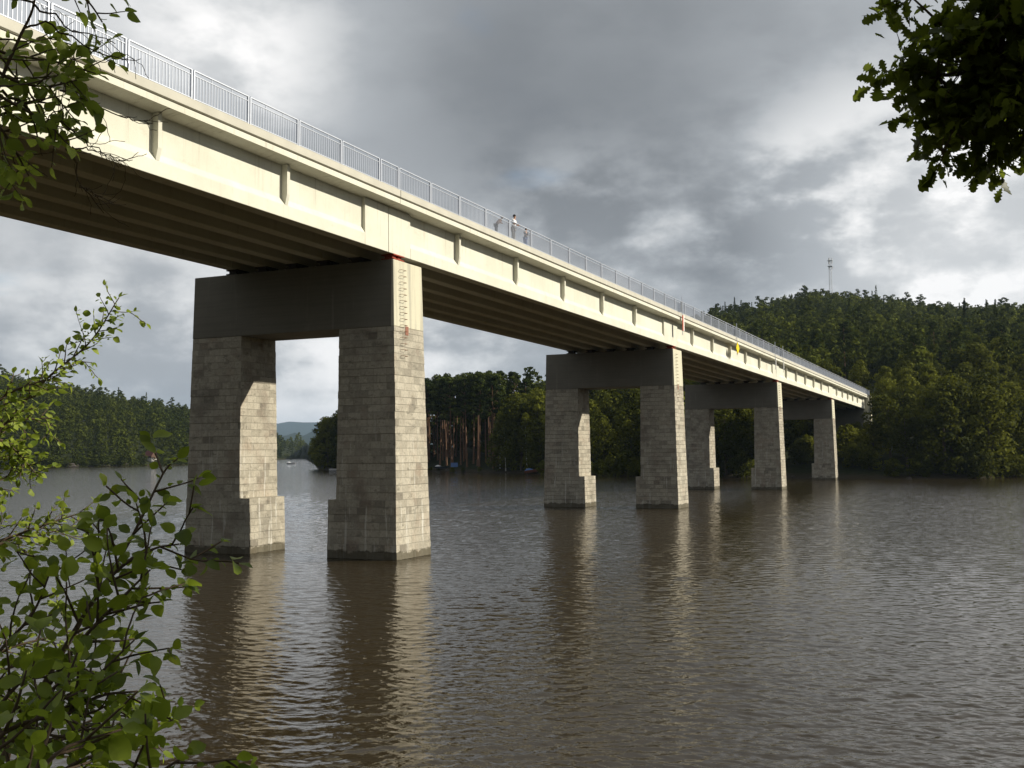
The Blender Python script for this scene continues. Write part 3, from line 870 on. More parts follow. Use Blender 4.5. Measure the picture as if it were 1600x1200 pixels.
def mk(kind, crown, cmat, trunk, tmat):
    V, F, T = crown
    cm = mesh_np(kind+'_crown', V, F, cmat, T)
    tr = trunk.build('trunk', tmat); tm = tr.data
    bpy.data.objects.remove(tr)
    PROTO.setdefault(kind, []).append((cm, tm))
for i in range(6):
    mk('broadleaf_tree', broadleaf_crown(13, rng.uniform(3.6, 5.0), 30, 100, 0.27, 0.05 if i < 4 else 0.2), 'broadleaf_foliage', trunk_mb(13, 0.26, 0.8, 0.5, 7, 0.25, 3.2), 'bark_dark')
for i in range(5):
    mk('pine_tree', pine_crown(25, rng.uniform(2.6, 3.4), 20, 95, 0.30, rng.uniform(0.50, 0.62)), 'pine_foliage', trunk_mb(25, 0.24, 0.93, 0.5, 9, 0.55, 2.0), 'pine_bark')
for i in range(3):
    mk('spruce_tree', spruce_crown(20, rng.uniform(2.6, 3.3), 30, 30, 0.27), 'spruce_foliage', trunk_mb(20, 0.24, 0.95, 0.1), 'bark_dark')
for i in range(2):
    mk('birch_tree', broadleaf_crown(15, 2.6, 22, 90, 0.22, 0.35), 'broadleaf_foliage', trunk_mb(15, 0.15, 0.9, 0.4, 5, 0.4, 1.8), 'birch_bark')
for i in range(3):
    mk('waterside_bush', broadleaf_crown(4.5, 3.0, 14, 90, 0.22, 0.08), 'broadleaf_foliage', trunk_mb(4.5, 0.12, 0.7, 0.3, 5, 0.1, 1.6), 'bark_dark')
BASEH = dict(broadleaf_tree=13, pine_tree=25, spruce_tree=20, birch_tree=15, waterside_bush=4.5)
def tree(kind, az, r, h, label, group, wide=1.0, variant=None):
    x, y = polar(az, r); z = ground_z(x, y)
    v = PROTO[kind][variant if variant is not None else random.randrange(len(PROTO[kind]))]
    s = h/BASEH[kind]
    t_ = empty(kind, (x, y, z-0.1), random.uniform(0, 6.28)); t_.scale = (s*wide, s*wide, s)
    tag(t_, label, 'bush' if 'bush' in kind else 'tree', group)
    obj_me('crown', v[0], t_); obj_me('trunk', v[1], t_)
    return t_
def shore(az): return float(np.interp(az, AZT[:, 0], AZT[:, 1]))
def blocked(az, r):                       # keep trees off the bridge, its road and the water
    x, y = polar(az, r)
    return -40.5 < x < -20.5
placed = []
def scatter(n, az0, az1, d0, d1, fn, mind=4.0, tries=40):
    k = 0
    for _ in range(n*tries):
        if k >= n: break
        az = random.uniform(az0, az1); r = shore(az)+d0+(d1-d0)*random.random()**0.9
        if blocked(az, r) or (5.2 < az < 12.5 and r < shore(az)+5): continue
        x, y = polar(az, r)
        if any((x-a)**2+(y-b)**2 < mind*mind for a, b in placed): continue
        placed.append((x, y)); fn(az, r); k += 1
def top_h(az, r, T, lo, hi, jit=1.5):     # height that reaches elevation tangent T
    x, y = polar(az, r)
    return max(lo, min(hi, T*r+CAM_Z-ground_z(x, y)+random.uniform(-jit, jit)))
ORD = 'first second third fourth fifth sixth seventh eighth ninth tenth eleventh twelfth thirteenth fourteenth fifteenth sixteenth'.split()
def zone(n, az0, az1, d0, d1, fn, mind, what, where, nfront=14):
    """scatter a kind of tree, then give the front ones a label of their own, counted from the left"""
    got = []
    scatter(n, az0, az1, d0, d1, lambda az, r: got.append((az, r-shore(az), fn(az, r))), mind)
    seen = [g for g in got if -1.0 < g[0]]
    front = sorted(sorted(seen, key=lambda g: g[1])[:nfront], key=lambda g: -g[0])
    for q, g in enumerate(front): g[2]['label'] = '%s %s, %s from the left' % (what, where, ORD[q])
TLINE = [(23, .0786), (28.3, .0744), (29.35, .0714), (30.5, .066), (32.5, .055), (34, .0415), (34.8, .033), (35.4, .012)]
def tl(az): return float(np.interp(az, [a for a, _ in TLINE], [b for _, b in TLINE]))
# pine wood on the point between the first two piers
random.seed(23)
zone(46, 25.5, 32.5, 5, 26, lambda az, r: tree('pine_tree', az, r, top_h(az, r, tl(az), 14, 29, 1.3),
        'tall pine with bare reddish trunk in the wood on the point behind the first pier', 'pines on the wooded point', 1.0), 2.6, 'tall bare-trunked pine', 'of the front row on the point', 16)
scatter(30, 24.0, 32, 26, 50, lambda az, r: tree('pine_tree', az, r, top_h(az, r, tl(az)*0.98, 14, 30, 1.2),
        'tall pine deep in the wood on the point, only its top showing', 'pines at the back of the point', 1.0), 3.2)
zone(26, 32.0, 35.2, 4, 34, lambda az, r: tree('broadleaf_tree', az, r, top_h(az, r, tl(az), 3, 22, 1.0),
        'dark leafy tree on the low tip of the point seen through the first pier', 'leafy trees on the tip of the point', 0.95), 4, 'dark leafy tree', 'on the tip of the point', 12)
zone(22, 22.0, 25.9, 3, 24, lambda az, r: tree('broadleaf_tree', az, r, top_h(az, r, tl(az)*random.uniform(0.35, 0.8), 5, 20, 1.0),
        'green leafy tree at the foot of the pine wood left of the second pier', 'leafy trees left of the second pier', 0.9), 4, 'leafy tree', 'between pines and second pier', 12)
zone(9, 22.6, 26.2, 2, 9, lambda az, r: tree('birch_tree', az, r, random.uniform(11, 15),
        'slender birch with white trunk on the bank left of the second pier', 'birches by the second pier'), 3, 'white-trunked birch', 'left of the second pier', 9)
# under and behind the bridge
zone(44, 8.5, 22.5, 3, 60, lambda az, r: tree('broadleaf_tree', az, r, random.uniform(11, 19),
        'green broadleaf tree on the far bank seen beneath the bridge', 'broadleaf trees seen under the bridge', 1.0), 5.5, 'front-row broadleaf tree', 'on the bank under the bridge', 14)
# right bank
zone(70, -9, 7, 2, 75, lambda az, r: tree('broadleaf_tree', az, r, random.uniform(10, 17),
        'dense green broadleaf tree on the steep bank right of the bridge', 'broadleaf trees on the right bank', 1.05), 5.5, 'front broadleaf tree', 'on the bank right of the bridge', 14)
scatter(26, -9, 9, 40, 140, lambda az, r: tree('pine_tree', az, r, random.uniform(13, 18),
        'dark pine standing above the broadleaf trees on the right bank', 'pines above the right bank', 1.1), 6)
scatter(16, -9, 12, 60, 140, lambda az, r: tree('spruce_tree', az, r, random.uniform(12, 17),
        'dark pointed spruce on the slope above the right bank', 'spruces above the right bank', 1.1), 6)
zone(34, -9, 35, -1, 3, lambda az, r: tree('waterside_bush', az, r, random.uniform(2.5, 5) if az < 26 or az > 31 else random.uniform(1.0, 1.7),
        'low green bush overhanging the water at the foot of the far bank', 'bushes along the far shore'), 4, 'low bush', 'overhanging the edge of the far water', 16)
for (x_, y_, h_, lab) in [(-21.6, 229.5, 11, 'broadleaf tree against the end of the bridge'), (-18.5, 223, 9, 'low broadleaf tree just right of the bridge end'),
                          (-23, 241, 12, 'broadleaf tree just behind the far end of the bridge'), (-29, 247, 13, 'broadleaf tree closing the road behind the bridge'), (-35, 244, 13, 'broadleaf tree behind the left corner of the far bridge end'), (-20, 252, 13, 'broadleaf tree above the far end of the railing')]:
    tree('broadleaf_tree', math.degrees(math.atan2(-x_, y_)), math.hypot(x_, y_), h_, lab, None)
for _ in range(12):
    az = random.uniform(6.0, 10.5); r = shore(az)+random.uniform(6, 34)
    tree('waterside_bush', az, r, random.uniform(3, 6.5), 'bush on the shaded ground beneath the last span of the bridge', 'bushes beneath the last span')
for (az, r, h, lab) in [(1.6, 420, 22, 'tall dark spruce rising above the skyline right of the mast'), (0.2, 440, 21, 'shorter spruce on the skyline at the right edge'),
                        (13.4, 690, 17, 'spruce on the left shoulder of the hill, at the bridge railing'), (12.9, 690, 19, 'spruce with a thin crown on the left shoulder of the hill')]:
    tree('spruce_tree', az, r, h, lab, None)

# ------------------------------------------------------------------ far woods: continuous forest, too many to count
def low_tree(kind):
    if kind == 0: return broadleaf_crown(13, 4.4, 12, 26, 0.55, 0.1)
    if kind == 1: return spruce_crown(17, 2.7, 16, 11, 0.42)
    return pine_crown(16, 3.2, 10, 26, 0.5, 0.4)
LOW = [low_tree(0) for _ in range(6)]+[low_tree(1) for _ in range(3)]+[low_tree(2) for _ in range(2)]
def wood(name, label, az0, az1, rfun0, rfun1, step, hs=1.0, tone=1.0):
    Vs = []; Fs = []; Ts = []; k = 0
    r = min(rfun0(a) for a in np.linspace(az0, az1, 40))
    rmax = max(rfun1(a) for a in np.linspace(az0, az1, 40))
    while r < rmax:
        st_ = step*(1+0.25*(r-200)/600)
        da = math.degrees(st_/r)
        for a in np.arange(az0, az1, da):
            aa = a+random.uniform(-.5, .5)*da; rr = r+random.uniform(-.5, .5)*st_
            if rr < rfun0(aa) or rr > rfun1(aa): continue
            x, y = polar(aa, rr)
            if blocked(aa, rr) and rr < 300: continue
            z = ground_z(x, y)
            if z < 0.02 or (43.2 < aa < 44.2 and rr < shore(43.66)+20): continue
            conif = 0.5+0.5*math.sin(x*0.012+1.0)*math.cos(y*0.015)
            i = random.randrange(6) if random.random() > 0.08+0.30*conif**2 else random.choice([6, 9, 10, 9, 10])
            v, f, t_ = LOW[i]
            s = random.uniform(0.62, 1.22)*hs; patch = 0.16*math.sin(x*0.021+1.7*math.sin(y*0.013))+0.14*math.sin(y*0.037+2.1*math.sin(x*0.017)); th = random.uniform(0, 6.28)
            c_, s_ = math.cos(th)*s, math.sin(th)*s
            vv = np.empty_like(v); vv[:, 0] = v[:, 0]*c_-v[:, 1]*s_+x; vv[:, 1] = v[:, 0]*s_+v[:, 1]*c_+y; vv[:, 2] = v[:, 2]*s+z-0.3
            Vs.append(vv.astype(np.float32)); Fs.append(f+k); Ts.append(np.clip(t_*0.75+patch+random.uniform(-0.2, 0.3)-(0.2 if i > 5 else 0), 0, 1)); k += len(v)
        r += st_*0.92
    if az0 > 30:                              # thickets right down to the water
        for a in np.arange(az0, az1, 0.13):
            if 43.35 < a < 43.95: continue
            rr = rfun0(a)+random.uniform(-2.5, 4); x, y = polar(a, rr); v, f, t_ = LOW[random.randrange(6)]; s = random.uniform(0.3, 0.6)
            Vs.append((v*np.array([s*1.2, s*1.2, s])+np.array([x, y, max(0, ground_z(x, y))-0.8])).astype(np.float32)); Fs.append(f+k); Ts.append(t_); k += len(v)
    me = mesh_np(name, np.concatenate(Vs), np.concatenate(Fs), 'far_forest', np.concatenate(Ts)*tone)
    o = obj_me(name, me); tag(o, label, 'forest', kind='stuff')
    print(name, len(me.polygons))
def rr_(az): return float(np.interp(az, AZT[:, 0], AZT[:, 6]))
wood('forest', 'mixed forest covering the hill right of and behind the bridge', -10, 24, lambda a: shore(a)+(62 if a < 8 else 45), lambda a: rr_(a)+25, 6.6)
wood('forest', 'dark forest behind the pines on the point', 23, 32.8, lambda a: shore(a)+48, lambda a: shore(a)+85, 6, 1.35)
wood('forest', 'wooded hillside across the water at the left', 37.6, 56, lambda a: shore(a)+0.5, lambda a: rr_(a)+25, 8.5, 1.0, 0.5)  # cloud shade on this hillside is put into its darker leaf tint
wood('forest', 'small wood closing the far channel seen through the first pier', 35.5, 38, lambda a: shore(a)+3, lambda a: shore(a)+200, 16, 1.2)

# unseen wood added behind the viewpoint to cut the ambient light
Vs = []; Fs = []; Ts = []; k = 0
for gx_ in np.arange(-150, 190, 7.0):
    for gy_ in np.arange(-110, -9, 7.0):
        x = gx_+random.uniform(-3, 3); y = gy_+random.uniform(-3, 3)
        if -42 < x < -20: continue
        v, f, t_ = LOW[random.randrange(len(LOW))]; s = random.uniform(0.9, 1.4)
        Vs.append((v*s+np.array([x, y, near_z(x, y)-0.3])).astype(np.float32)); Fs.append(f+k); Ts.append(t_); k += len(v)
tag(obj_me('forest', mesh_np('forest', np.concatenate(Vs), np.concatenate(Fs), 'far_forest', np.concatenate(Ts))), 'unseen wood added behind the viewpoint to dim the ambient light', 'forest', kind='stuff')

# ------------------------------------------------------------------ haze: the air itself
hz = MB(); hz.box(-15000, 15000, -400, 17500, -8, 460)
m, t, o = new_mat('haze_air')
pv = t.new('ShaderNodeVolumePrincipled'); pv.inputs['Color'].default_value = (0.55, 0.74, 1.0, 1); pv.inputs['Density'].default_value = HAZE
pv.inputs['Anisotropy'].default_value = 0.2
t.link(pv.outputs[0], o.inputs['Volume'])
tag(hz.build('haze', 'haze_air'), kind='stuff')

# ------------------------------------------------------------------ mast on the hill
az, r = 7.98, 700
x, y = polar(az, r); zt = 0.1754*r+CAM_Z; zb = ground_z(x, y)-1
mast = empty('communications_mast', (x, y, zb)); tag(mast, 'tall thin lattice radio mast on top of the hill', 'mast')
m = MB(); n = 14
for sx_, sy_ in ((-1, -1), (1, -1), (1, 1), (-1, 1)):
    m.tube([(x+sx_*1.1, y+sy_*1.1, zb), (x+sx_*0.55, y+sy_*0.55, zt-3)], 0.085, 5)
for k in range(n):
    z0 = zb+(zt-3-zb)*k/n; z1 = zb+(zt-3-zb)*(k+1)/n
    a0 = 1.1-0.55*k/n; a1 = 1.1-0.55*(k+1)/n
    cs0 = [(-a0, -a0), (a0, -a0), (a0, a0), (-a0, a0)]; cs1 = [(-a1, -a1), (a1, -a1), (a1, a1), (-a1, a1)]
    for q in range(4):
        p0 = cs0[q]; p1 = cs1[(q+1) % 4]
        m.tube([(x+p0[0], y+p0[1], z0), (x+p1[0], y+p1[1], z1)], 0.04, 4)
        p2 = cs0[(q+1) % 4]; m.tube([(x+p0[0], y+p0[1], z0), (x+p2[0], y+p2[1], z0)], 0.035, 4)
m.build('lattice_tower', 'mast_steel', mast)
MB().tube([(x, y, zt-3), (x, y, zt+0.5)], 0.1, 6).build('top_spike', 'mast_steel', mast)
for dz in (1.2, 3.2, 6.5):
    for a in range(3):
        th = a*2.09; px, py = x+math.cos(th)*1.25, y+math.sin(th)*1.25
        MB().box(px-0.22, px+0.22, py-0.22, py+0.22, zt-dz-1.0, zt-dz+0.8).build('antenna_panel', 'sign_white', mast)
for dz in (2.2, 5.8):
    MB().box(x-1.5, x+1.5, y-1.5, y+1.5, zt-dz-0.12, zt-dz).build('platform', 'mast_steel', mast)

# ------------------------------------------------------------------ cottage, boats, things on the shore
az = 43.66; r = shore(az)+13; x, y = polar(az, r); z = ground_z(x, y)
ct = empty('cottage', (x, y, z)); tag(ct, 'small cottage with white base and dark red gable roof on the left shore', 'house')
MB().box(x-2.4, x+2.4, y-1.9, y+1.9, z-1.5, z+1.2).build('foundation', 'white_wall', ct)
m = MB(); m.box(x-2.38, x+2.38, y-1.88, y+1.88, z+1.21, z+2.4); m.build('wall', 'brown_boards', ct)
m = MB(); m.add([(x-2.4, y-1.9, z+2.4), (x-2.4, y+1.9, z+2.4), (x-2.4, y, z+4.6), (x+2.4, y-1.9, z+2.4), (x+2.4, y+1.9, z+2.4), (x+2.4, y, z+4.6)], [(0, 1, 2), (3, 5, 4), (0, 2, 5, 3), (1, 4, 5, 2), (0, 3, 4, 1)]).build('gable', 'brown_boards', ct)
m = MB()
for sgn in (-1, 1):
    m.hexa([(x-2.8, y+sgn*2.4, z+2.0), (x+2.8, y+sgn*2.4, z+2.0), (x+2.8, y, z+4.75), (x-2.8, y, z+4.75), (x-2.8, y+sgn*2.4, z+2.15), (x+2.8, y+sgn*2.4, z+2.15), (x+2.8, y, z+4.95), (x-2.8, y, z+4.95)])
rf = m.build('roof', 'dark_red_roof', ct)
MB().box(x+.7, x+1.1, y-0.6, y-0.2, z+3.5, z+5.4).build('chimney', 'brown_boards', rf)
for dx in (-1.5, 0.9):
    MB().box(x+dx, x+dx+0.6, y-1.93, y-1.86, z+1.4, z+2.1).build('window', 'window_glass', ct)
MB().box(x+2.37, x+2.43, y-0.4, y+0.4, z+.2, z+2.1).build('door', 'brown_boards', ct)

def boat(az, r, rz, L, B, D, hull_mat, label, cover=None, tilt=0.0, zoff=0.0):
    x, y = polar(az, r); z = max(ground_z(x, y), 0.0)+zoff
    t_ = empty('boat', (x, y, z), rz); t_.rotation_euler = (0, tilt, rz); tag(t_, label, 'boat', None)
    n = 12; V = []; F = []
    for i in range(n+1):
        t2 = i/n; xx = (t2-0.5)*L; wv = B/2*(1-(2*t2-0.75)**4*0.4 if t2 < 0.85 else (1-((t2-0.6)/0.4)**2)*0.9+0.02)
        wv = max(0.03, B/2*(1-max(0, (t2-0.45)/0.55)**2.2)*(0.8+0.2*min(1, t2*3)))
        sh = D+0.35*max(0, t2-0.5)**2*L*0.3
        V += [(xx, -wv, sh), (xx, -wv*0.65, 0.1), (xx, 0, 0.0+0.25*max(0, t2-0.8)*L*0.3), (xx, wv*0.65, 0.1), (xx, wv, sh)]
    for i in range(n):
        for k in range(4): F.append((i*5+k, (i+1)*5+k, (i+1)*5+k+1, i*5+k+1))
    F.append((0, 1, 2, 3, 4))
    me = bpy.data.meshes.new('hull'); me.from_pydata(V, [], F); me.materials.append(MATS[hull_mat])
    h_ = obj_me('hull', me, t_); sd = h_.modifiers.new('s', 'SOLIDIFY'); sd.thickness = 0.05
    for q in (0.25, 0.55):
        xx = (q-0.5)*L
        me = bpy.data.meshes.new('thwart'); hw = B*0.42
        me.from_pydata([(xx-.12, -hw, D*.7), (xx+.12, -hw, D*.7), (xx+.12, hw, D*.7), (xx-.12, hw, D*.7), (xx-.12, -hw, D*.7+.04), (xx+.12, -hw, D*.7+.04), (xx+.12, hw, D*.7+.04), (xx-.12, hw, D*.7+.04)], [],
                       [(3, 2, 1, 0), (4, 5, 6, 7), (0, 1, 5, 4), (1, 2, 6, 5), (2, 3, 7, 6), (3, 0, 4, 7)])
        me.materials.append(MATS['boat_wood']); obj_me('thwart', me, t_)
    if cover:
        V = []; F = []; m_ = 6
        for i in range(m_+1):
            xx = -L*0.48+L*0.32*i/m_
            for k in range(7):
                a = math.pi*k/6; V.append((xx, -math.cos(a)*B*0.46, D+0.02+math.sin(a)*0.42*math.sin(math.pi*(i+0.6)/(m_+1.2))))
        for i in range(m_):
            for k in range(6): F.append((i*7+k, (i+1)*7+k, (i+1)*7+k+1, i*7+k+1))
        me = bpy.data.meshes.new('cover'); me.from_pydata(V, [], F); me.materials.append(MATS[cover]); obj_me('cover', me, t_)
    return t_
boat(23.55, shore(23.55)+1.5, R(25), 5.6, 1.6, 0.6, 'boat_wood', 'reddish wooden boat with blue cover pulled up on the shore left of the second pier', 'blue_cover', -0.12, 0.25)
boat(36.6, 560, R(-10), 6.0, 2.0, 0.8, 'boat_white', 'white motor boat on the far channel seen through the first pier', 'boat_white')
boat(34.2, 325, R(20), 5.0, 1.5, 0.5, 'boat_white', 'pale rowing boat moored at the tip of the wooded point')
boat(28.6, shore(28.6)+3, R(10), 4.6, 1.5, 0.5, 'car_dark', 'dark covered boat drawn up on the bare shore just right of the first pier', 'boat_white', 0, 0.2)
# blue tent among the pines
az = 28.0; r = shore(az)+7; x, y = polar(az, r); z = ground_z(x, y)
tn = empty('tent', (x, y, z), R(30)); tn.scale = (0.55, 0.55, 0.6); tag(tn, 'blue tent under the pines on the point', 'tent')
me = bpy.data.meshes.new('canvas'); me.from_pydata([(-1.8, -1.4, 0), (1.8, -1.4, 0), (1.8, 1.4, 0), (-1.8, 1.4, 0), (-1.7, 0, 2.0), (1.7, 0, 2.0)], [], [(0, 1, 5, 4), (2, 3, 4, 5), (1, 2, 5), (3, 0, 4), (3, 2, 1, 0)])
me.materials.append(MATS['blue_cover']); obj_me('canvas', me, tn)
me = bpy.data.meshes.new('door_flap'); me.from_pydata([(1.84, -0.5, 0.02), (1.84, 0.5, 0.02), (1.75, 0, 1.6)], [], [(0, 1, 2)])
me.materials.append(MATS['cloth_dark']); obj_me('door_flap', me, tn)
# rocks on the shores
def rock(az, r, s, label, group):
    x, y = polar(az, r); z = ground_z(x, y)
    bm = bmesh.new(); bmesh.ops.create_icosphere(bm, subdivisions=3, radius=1)
    ax = (random.uniform(.9, 1.5), random.uniform(.7, 1.1), random.uniform(.5, .8)); ph = [random.uniform(0, 6) for _ in range(4)]
    for v in bm.verts:
        k = 1+0.22*math.sin(v.co.x*3+ph[0])*math.cos(v.co.y*4+ph[1])+0.12*math.sin(v.co.z*8+ph[2])+random.uniform(-.05, .05)
        v.co = Vector((v.co.x*ax[0], v.co.y*ax[1], v.co.z*ax[2]))*k*s
    me = bpy.data.meshes.new('rock'); bm.to_mesh(me); bm.free(); me.materials.append(MATS['granite_rock'])
    o = obj_me('rock', me, None, (x, y, z+0.1*s)); o.rotation_euler = (0, 0, random.uniform(0, 6)); tag(o, label, 'rock', group)
for i in range(12):
    az_r = random.uniform(44.5, 50); rock(az_r, shore(az_r)+random.uniform(0, 3), random.uniform(0.9, 2.2), 'grey rock outcrop at the foot of the wooded hillside at the left', 'rocks on the left shore')
for i in range(14):
    az = random.uniform(-1, 33); rock(az, shore(az)+random.uniform(-0.5, 1), random.uniform(.25, .5), 'grey boulder at the edge of the water below the far trees', 'boulders along the far shore')

# ------------------------------------------------------------------ foreground foliage
def ovate(folds=0.25):      # leaf outline, x along, y across, unit length
    pts = [(0, 0), (.12, .20), (.32, .33), (.55, .34), (.78, .22), (1.0, 0)]
    V = [(0, 0, 0)]; 
    mid = [(p[0], 0.0, 0.0) for p in pts]
    L_ = [(p[0], p[1], folds*p[1]) for p in pts[1:-1]]; R_ = [(p[0], -p[1], folds*p[1]) for p in pts[1:-1]]
    V = mid+L_+R_; F = []
    for i in range(1, 4):
        F.append((i, i+1, 6+i, 5+i)); F.append((i+1, i, 9+i, 10+i))
    F += [(0, 1, 6), (1, 0, 10), (4, 5, 9), (5, 4, 13)]
    F = [(0, 1, 6, 6) if f == (0, 1, 6) else f for f in F]
    return V, F
def oak_outline(folds=0.15):
    pts = [(0, 0), (.10, .05), (.20, .16), (.27, .10), (.36, .26), (.45, .15), (.55, .34), (.65, .19), (.75, .30), (.84, .17), (.94, .15), (1.0, 0)]
    n = len(pts); mid = [(p[0], 0.0, 0.0) for p in pts]
    L_ = [(p[0], p[1], folds*p[1]) for p in pts[1:-1]]; R_ = [(p[0], -p[1], folds*p[1]) for p in pts[1:-1]]
    V = mid+L_+R_; F = []
    for i in range(1, n-2):
        F.append((i, i+1, n+i, n+i-1)); F.append((i+1, i, 2*n-2+i-1, 2*n-2+i))
    F += [(0, 1, n), (1, 0, 2*n-2), (n-2, n-1, 2*n-3), (n-1, n-2, 3*n-5)]
    return V, F
class Leaves:
    def __init__(s, shape): s.V0 = np.array(shape[0]); s.F0 = [list(f) for f in shape[1]]; s.items = []
    def add(s, p, d, nrm, size, tint): s.items.append((np.array(p, float), np.array(d, float), np.array(nrm, float), size, tint))
    def build(s, name, mat, parent):
        og = origin_of(parent); tris = []
        for f in s.F0:
            f = list(dict.fromkeys(f))
            tris.append((f[0], f[1], f[2]))
            if len(f) == 4: tris.append((f[0], f[2], f[3]))
        tris = np.array(tris); nv = len(s.V0)
        Vs = np.empty((len(s.items), nv, 3)); T = np.empty((len(s.items), nv))
        for i, (p, d, n_, sz, ti) in enumerate(s.items):
            d = d/np.linalg.norm(d); n_ = n_-d*n_.dot(d); l = np.linalg.norm(n_)
            n_ = n_/l if l > 1e-6 else np.cross(d, [1, 0, 0.01]); b = np.cross(n_, d)
            L0 = s.V0.copy(); curl = random.uniform(-0.45, 0.15)
            L0[:, 2] += curl*L0[:, 0]**2
            L0[:, 1] *= random.uniform(0.7, 1.2); tw = random.uniform(-0.5, 0.5); L0[:, 2] += tw*L0[:, 0]*L0[:, 1]*2+0.03*np.sin(L0[:, 0]*9+random.uniform(0, 6))*np.abs(L0[:, 1])*3; L0[:, 1] += random.uniform(-.12, .12)*L0[:, 0]**2
            Vs[i] = p+(L0[:, :1]*d+L0[:, 1:2]*b+L0[:, 2:3]*n_)*sz; T[i] = ti
        F = (tris[None]+(np.arange(len(s.items))*nv)[:, None, None]).reshape(-1, 3)
        V = Vs.reshape(-1, 3)-np.array(og)
        return obj_me(name, mesh_np(name, V, F, mat, T.ravel()), parent)
def spline(pts, n):
    pts = [np.array(p, float) for p in pts]; P_ = [2*pts[0]-pts[1]]+pts+[2*pts[-1]-pts[-2]]; out = []
    segs = len(pts)-1
    for i in range(n+1):
        t_ = i/n*segs; k = min(int(t_), segs-1); u_ = t_-k
        a, b, c_, d = P_[k], P_[k+1], P_[k+2], P_[k+3]
        out.append(0.5*((2*b)+(c_-a)*u_+(2*a-5*b+4*c_-d)*u_**2+(-a+3*b-3*c_+d)*u_**3))
    return out
UP = np.array([0, 0, 1.0])
def rv(s=1.0): return rng.normal(size=3)*s
def leafy(mb, lv, path, r0, r1, leaf, twig_every, twig_len, spacing, tint=(0.2, 0.8), start=0.0, bare=0.0, sub=True, petiole=0.25, spread=1.0, droop=0.1):
    """a branch along path with side twigs; leaves alternate along twigs"""
    n = max(6, int(sum(np.linalg.norm(np.array(path[i+1])-np.array(path[i])) for i in range(len(path)-1))/0.025))
    S = spline(path, n); rs = [r0+(r1-r0)*i/n for i in range(n+1)]
    mb.tube(S, rs, 6)
    side = 1; acc = 0
    def leaves_along(Q, size, sp):
        a_ = 0; sg = 1
        for i in range(1, len(Q)):
            seg = Q[i]-Q[i-1]; l_ = np.linalg.norm(seg); a_ += l_
            if a_ >= sp:
                a_ = 0; sg = -sg; dirn = seg/l_
                sd = np.cross(dirn, UP+rv(0.5)); sd /= np.linalg.norm(sd)+1e-9
                dd = dirn*0.55+sd*sg*0.9*spread+rv(0.28)-UP*droop
                nn = UP*0.7+rv(0.55)+np.array([0.3, 0.1, 0])
                s_ = size*random.uniform(0.4, 1.3)
                dd /= np.linalg.norm(dd)
                lv.add(Q[i]+dd*s_*petiole, dd, nn, s_, random.uniform(*tint))
        dd = Q[-1]-Q[-2]; lv.add(Q[-1], dd/np.linalg.norm(dd)+rv(0.2), UP+rv(0.5), size*random.uniform(.7, 1.1), random.uniform(*tint))
    leaves_along(S[int(n*max(start, 0.35)):], leaf, spacing)
    for i in range(1, n):
        acc += np.linalg.norm(S[i]-S[i-1])
        if i/n < start or acc < twig_every: continue
        acc = random.uniform(-0.3, 0.3)*twig_every; side = -side
        dirn = S[i]-S[i-1]; dirn /= np.linalg.norm(dirn)
        sd = np.cross(dirn, ray(800, 600)+rv(0.35)); sd /= np.linalg.norm(sd)+1e-9
        L_ = twig_len*random.uniform(0.5, 1.2)*(1.15-0.75*i/n)
        d = dirn*0.75+sd*side*0.75+rv(0.22)
        d /= np.linalg.norm(d); q = S[i]; T_ = [q]
        for k in range(max(6, int(L_/0.02))):
            d = d+rv(0.07)+UP*0.012; d /= np.linalg.norm(d); q = q+d*0.02; T_.append(q)
            if sub and k > 2 and random.random() < 0.12:
                e = d+rv(0.8); e /= np.linalg.norm(e); U_ = [q]; z_ = q
                for _ in range(random.randint(2, 5)): e = e+rv(.1); e /= np.linalg.norm(e); z_ = z_+e*0.024; U_.append(z_)
                mb.tube(U_, [0.0022]*len(U_), 4)
                if random.random() >= bare: leaves_along(U_, leaf, spacing)
        mb.tube(T_, [max(0.0018, rs[i]*0.45*(1-k/len(T_))+0.0016) for k in range(len(T_))], 5)
        if random.random() >= bare: leaves_along(T_, leaf, spacing)
def plant(name, label, base, build, leafshape, leafmat, trunkpath=None, tr=(0.05, 0.03), cat='tree'):
    root = empty(name, base); tag(root, label, cat)
    mb = MB(); lv = Leaves(leafshape)
    build(mb, lv)
    mb.build('branch', 'twig_bark', root, smooth=True)
    if trunkpath:
        m = MB(); S = spline(trunkpath, 18); m.tube(S, [tr[0]+(tr[1]-tr[0])*i/18 for i in range(19)], 9); m.build('trunk', 'bark_dark', root, smooth=True)
    lv.build('foliage', leafmat, root)
    print(name, 'leaves', len(lv.items))
OV = ovate(); OK_ = oak_outline()

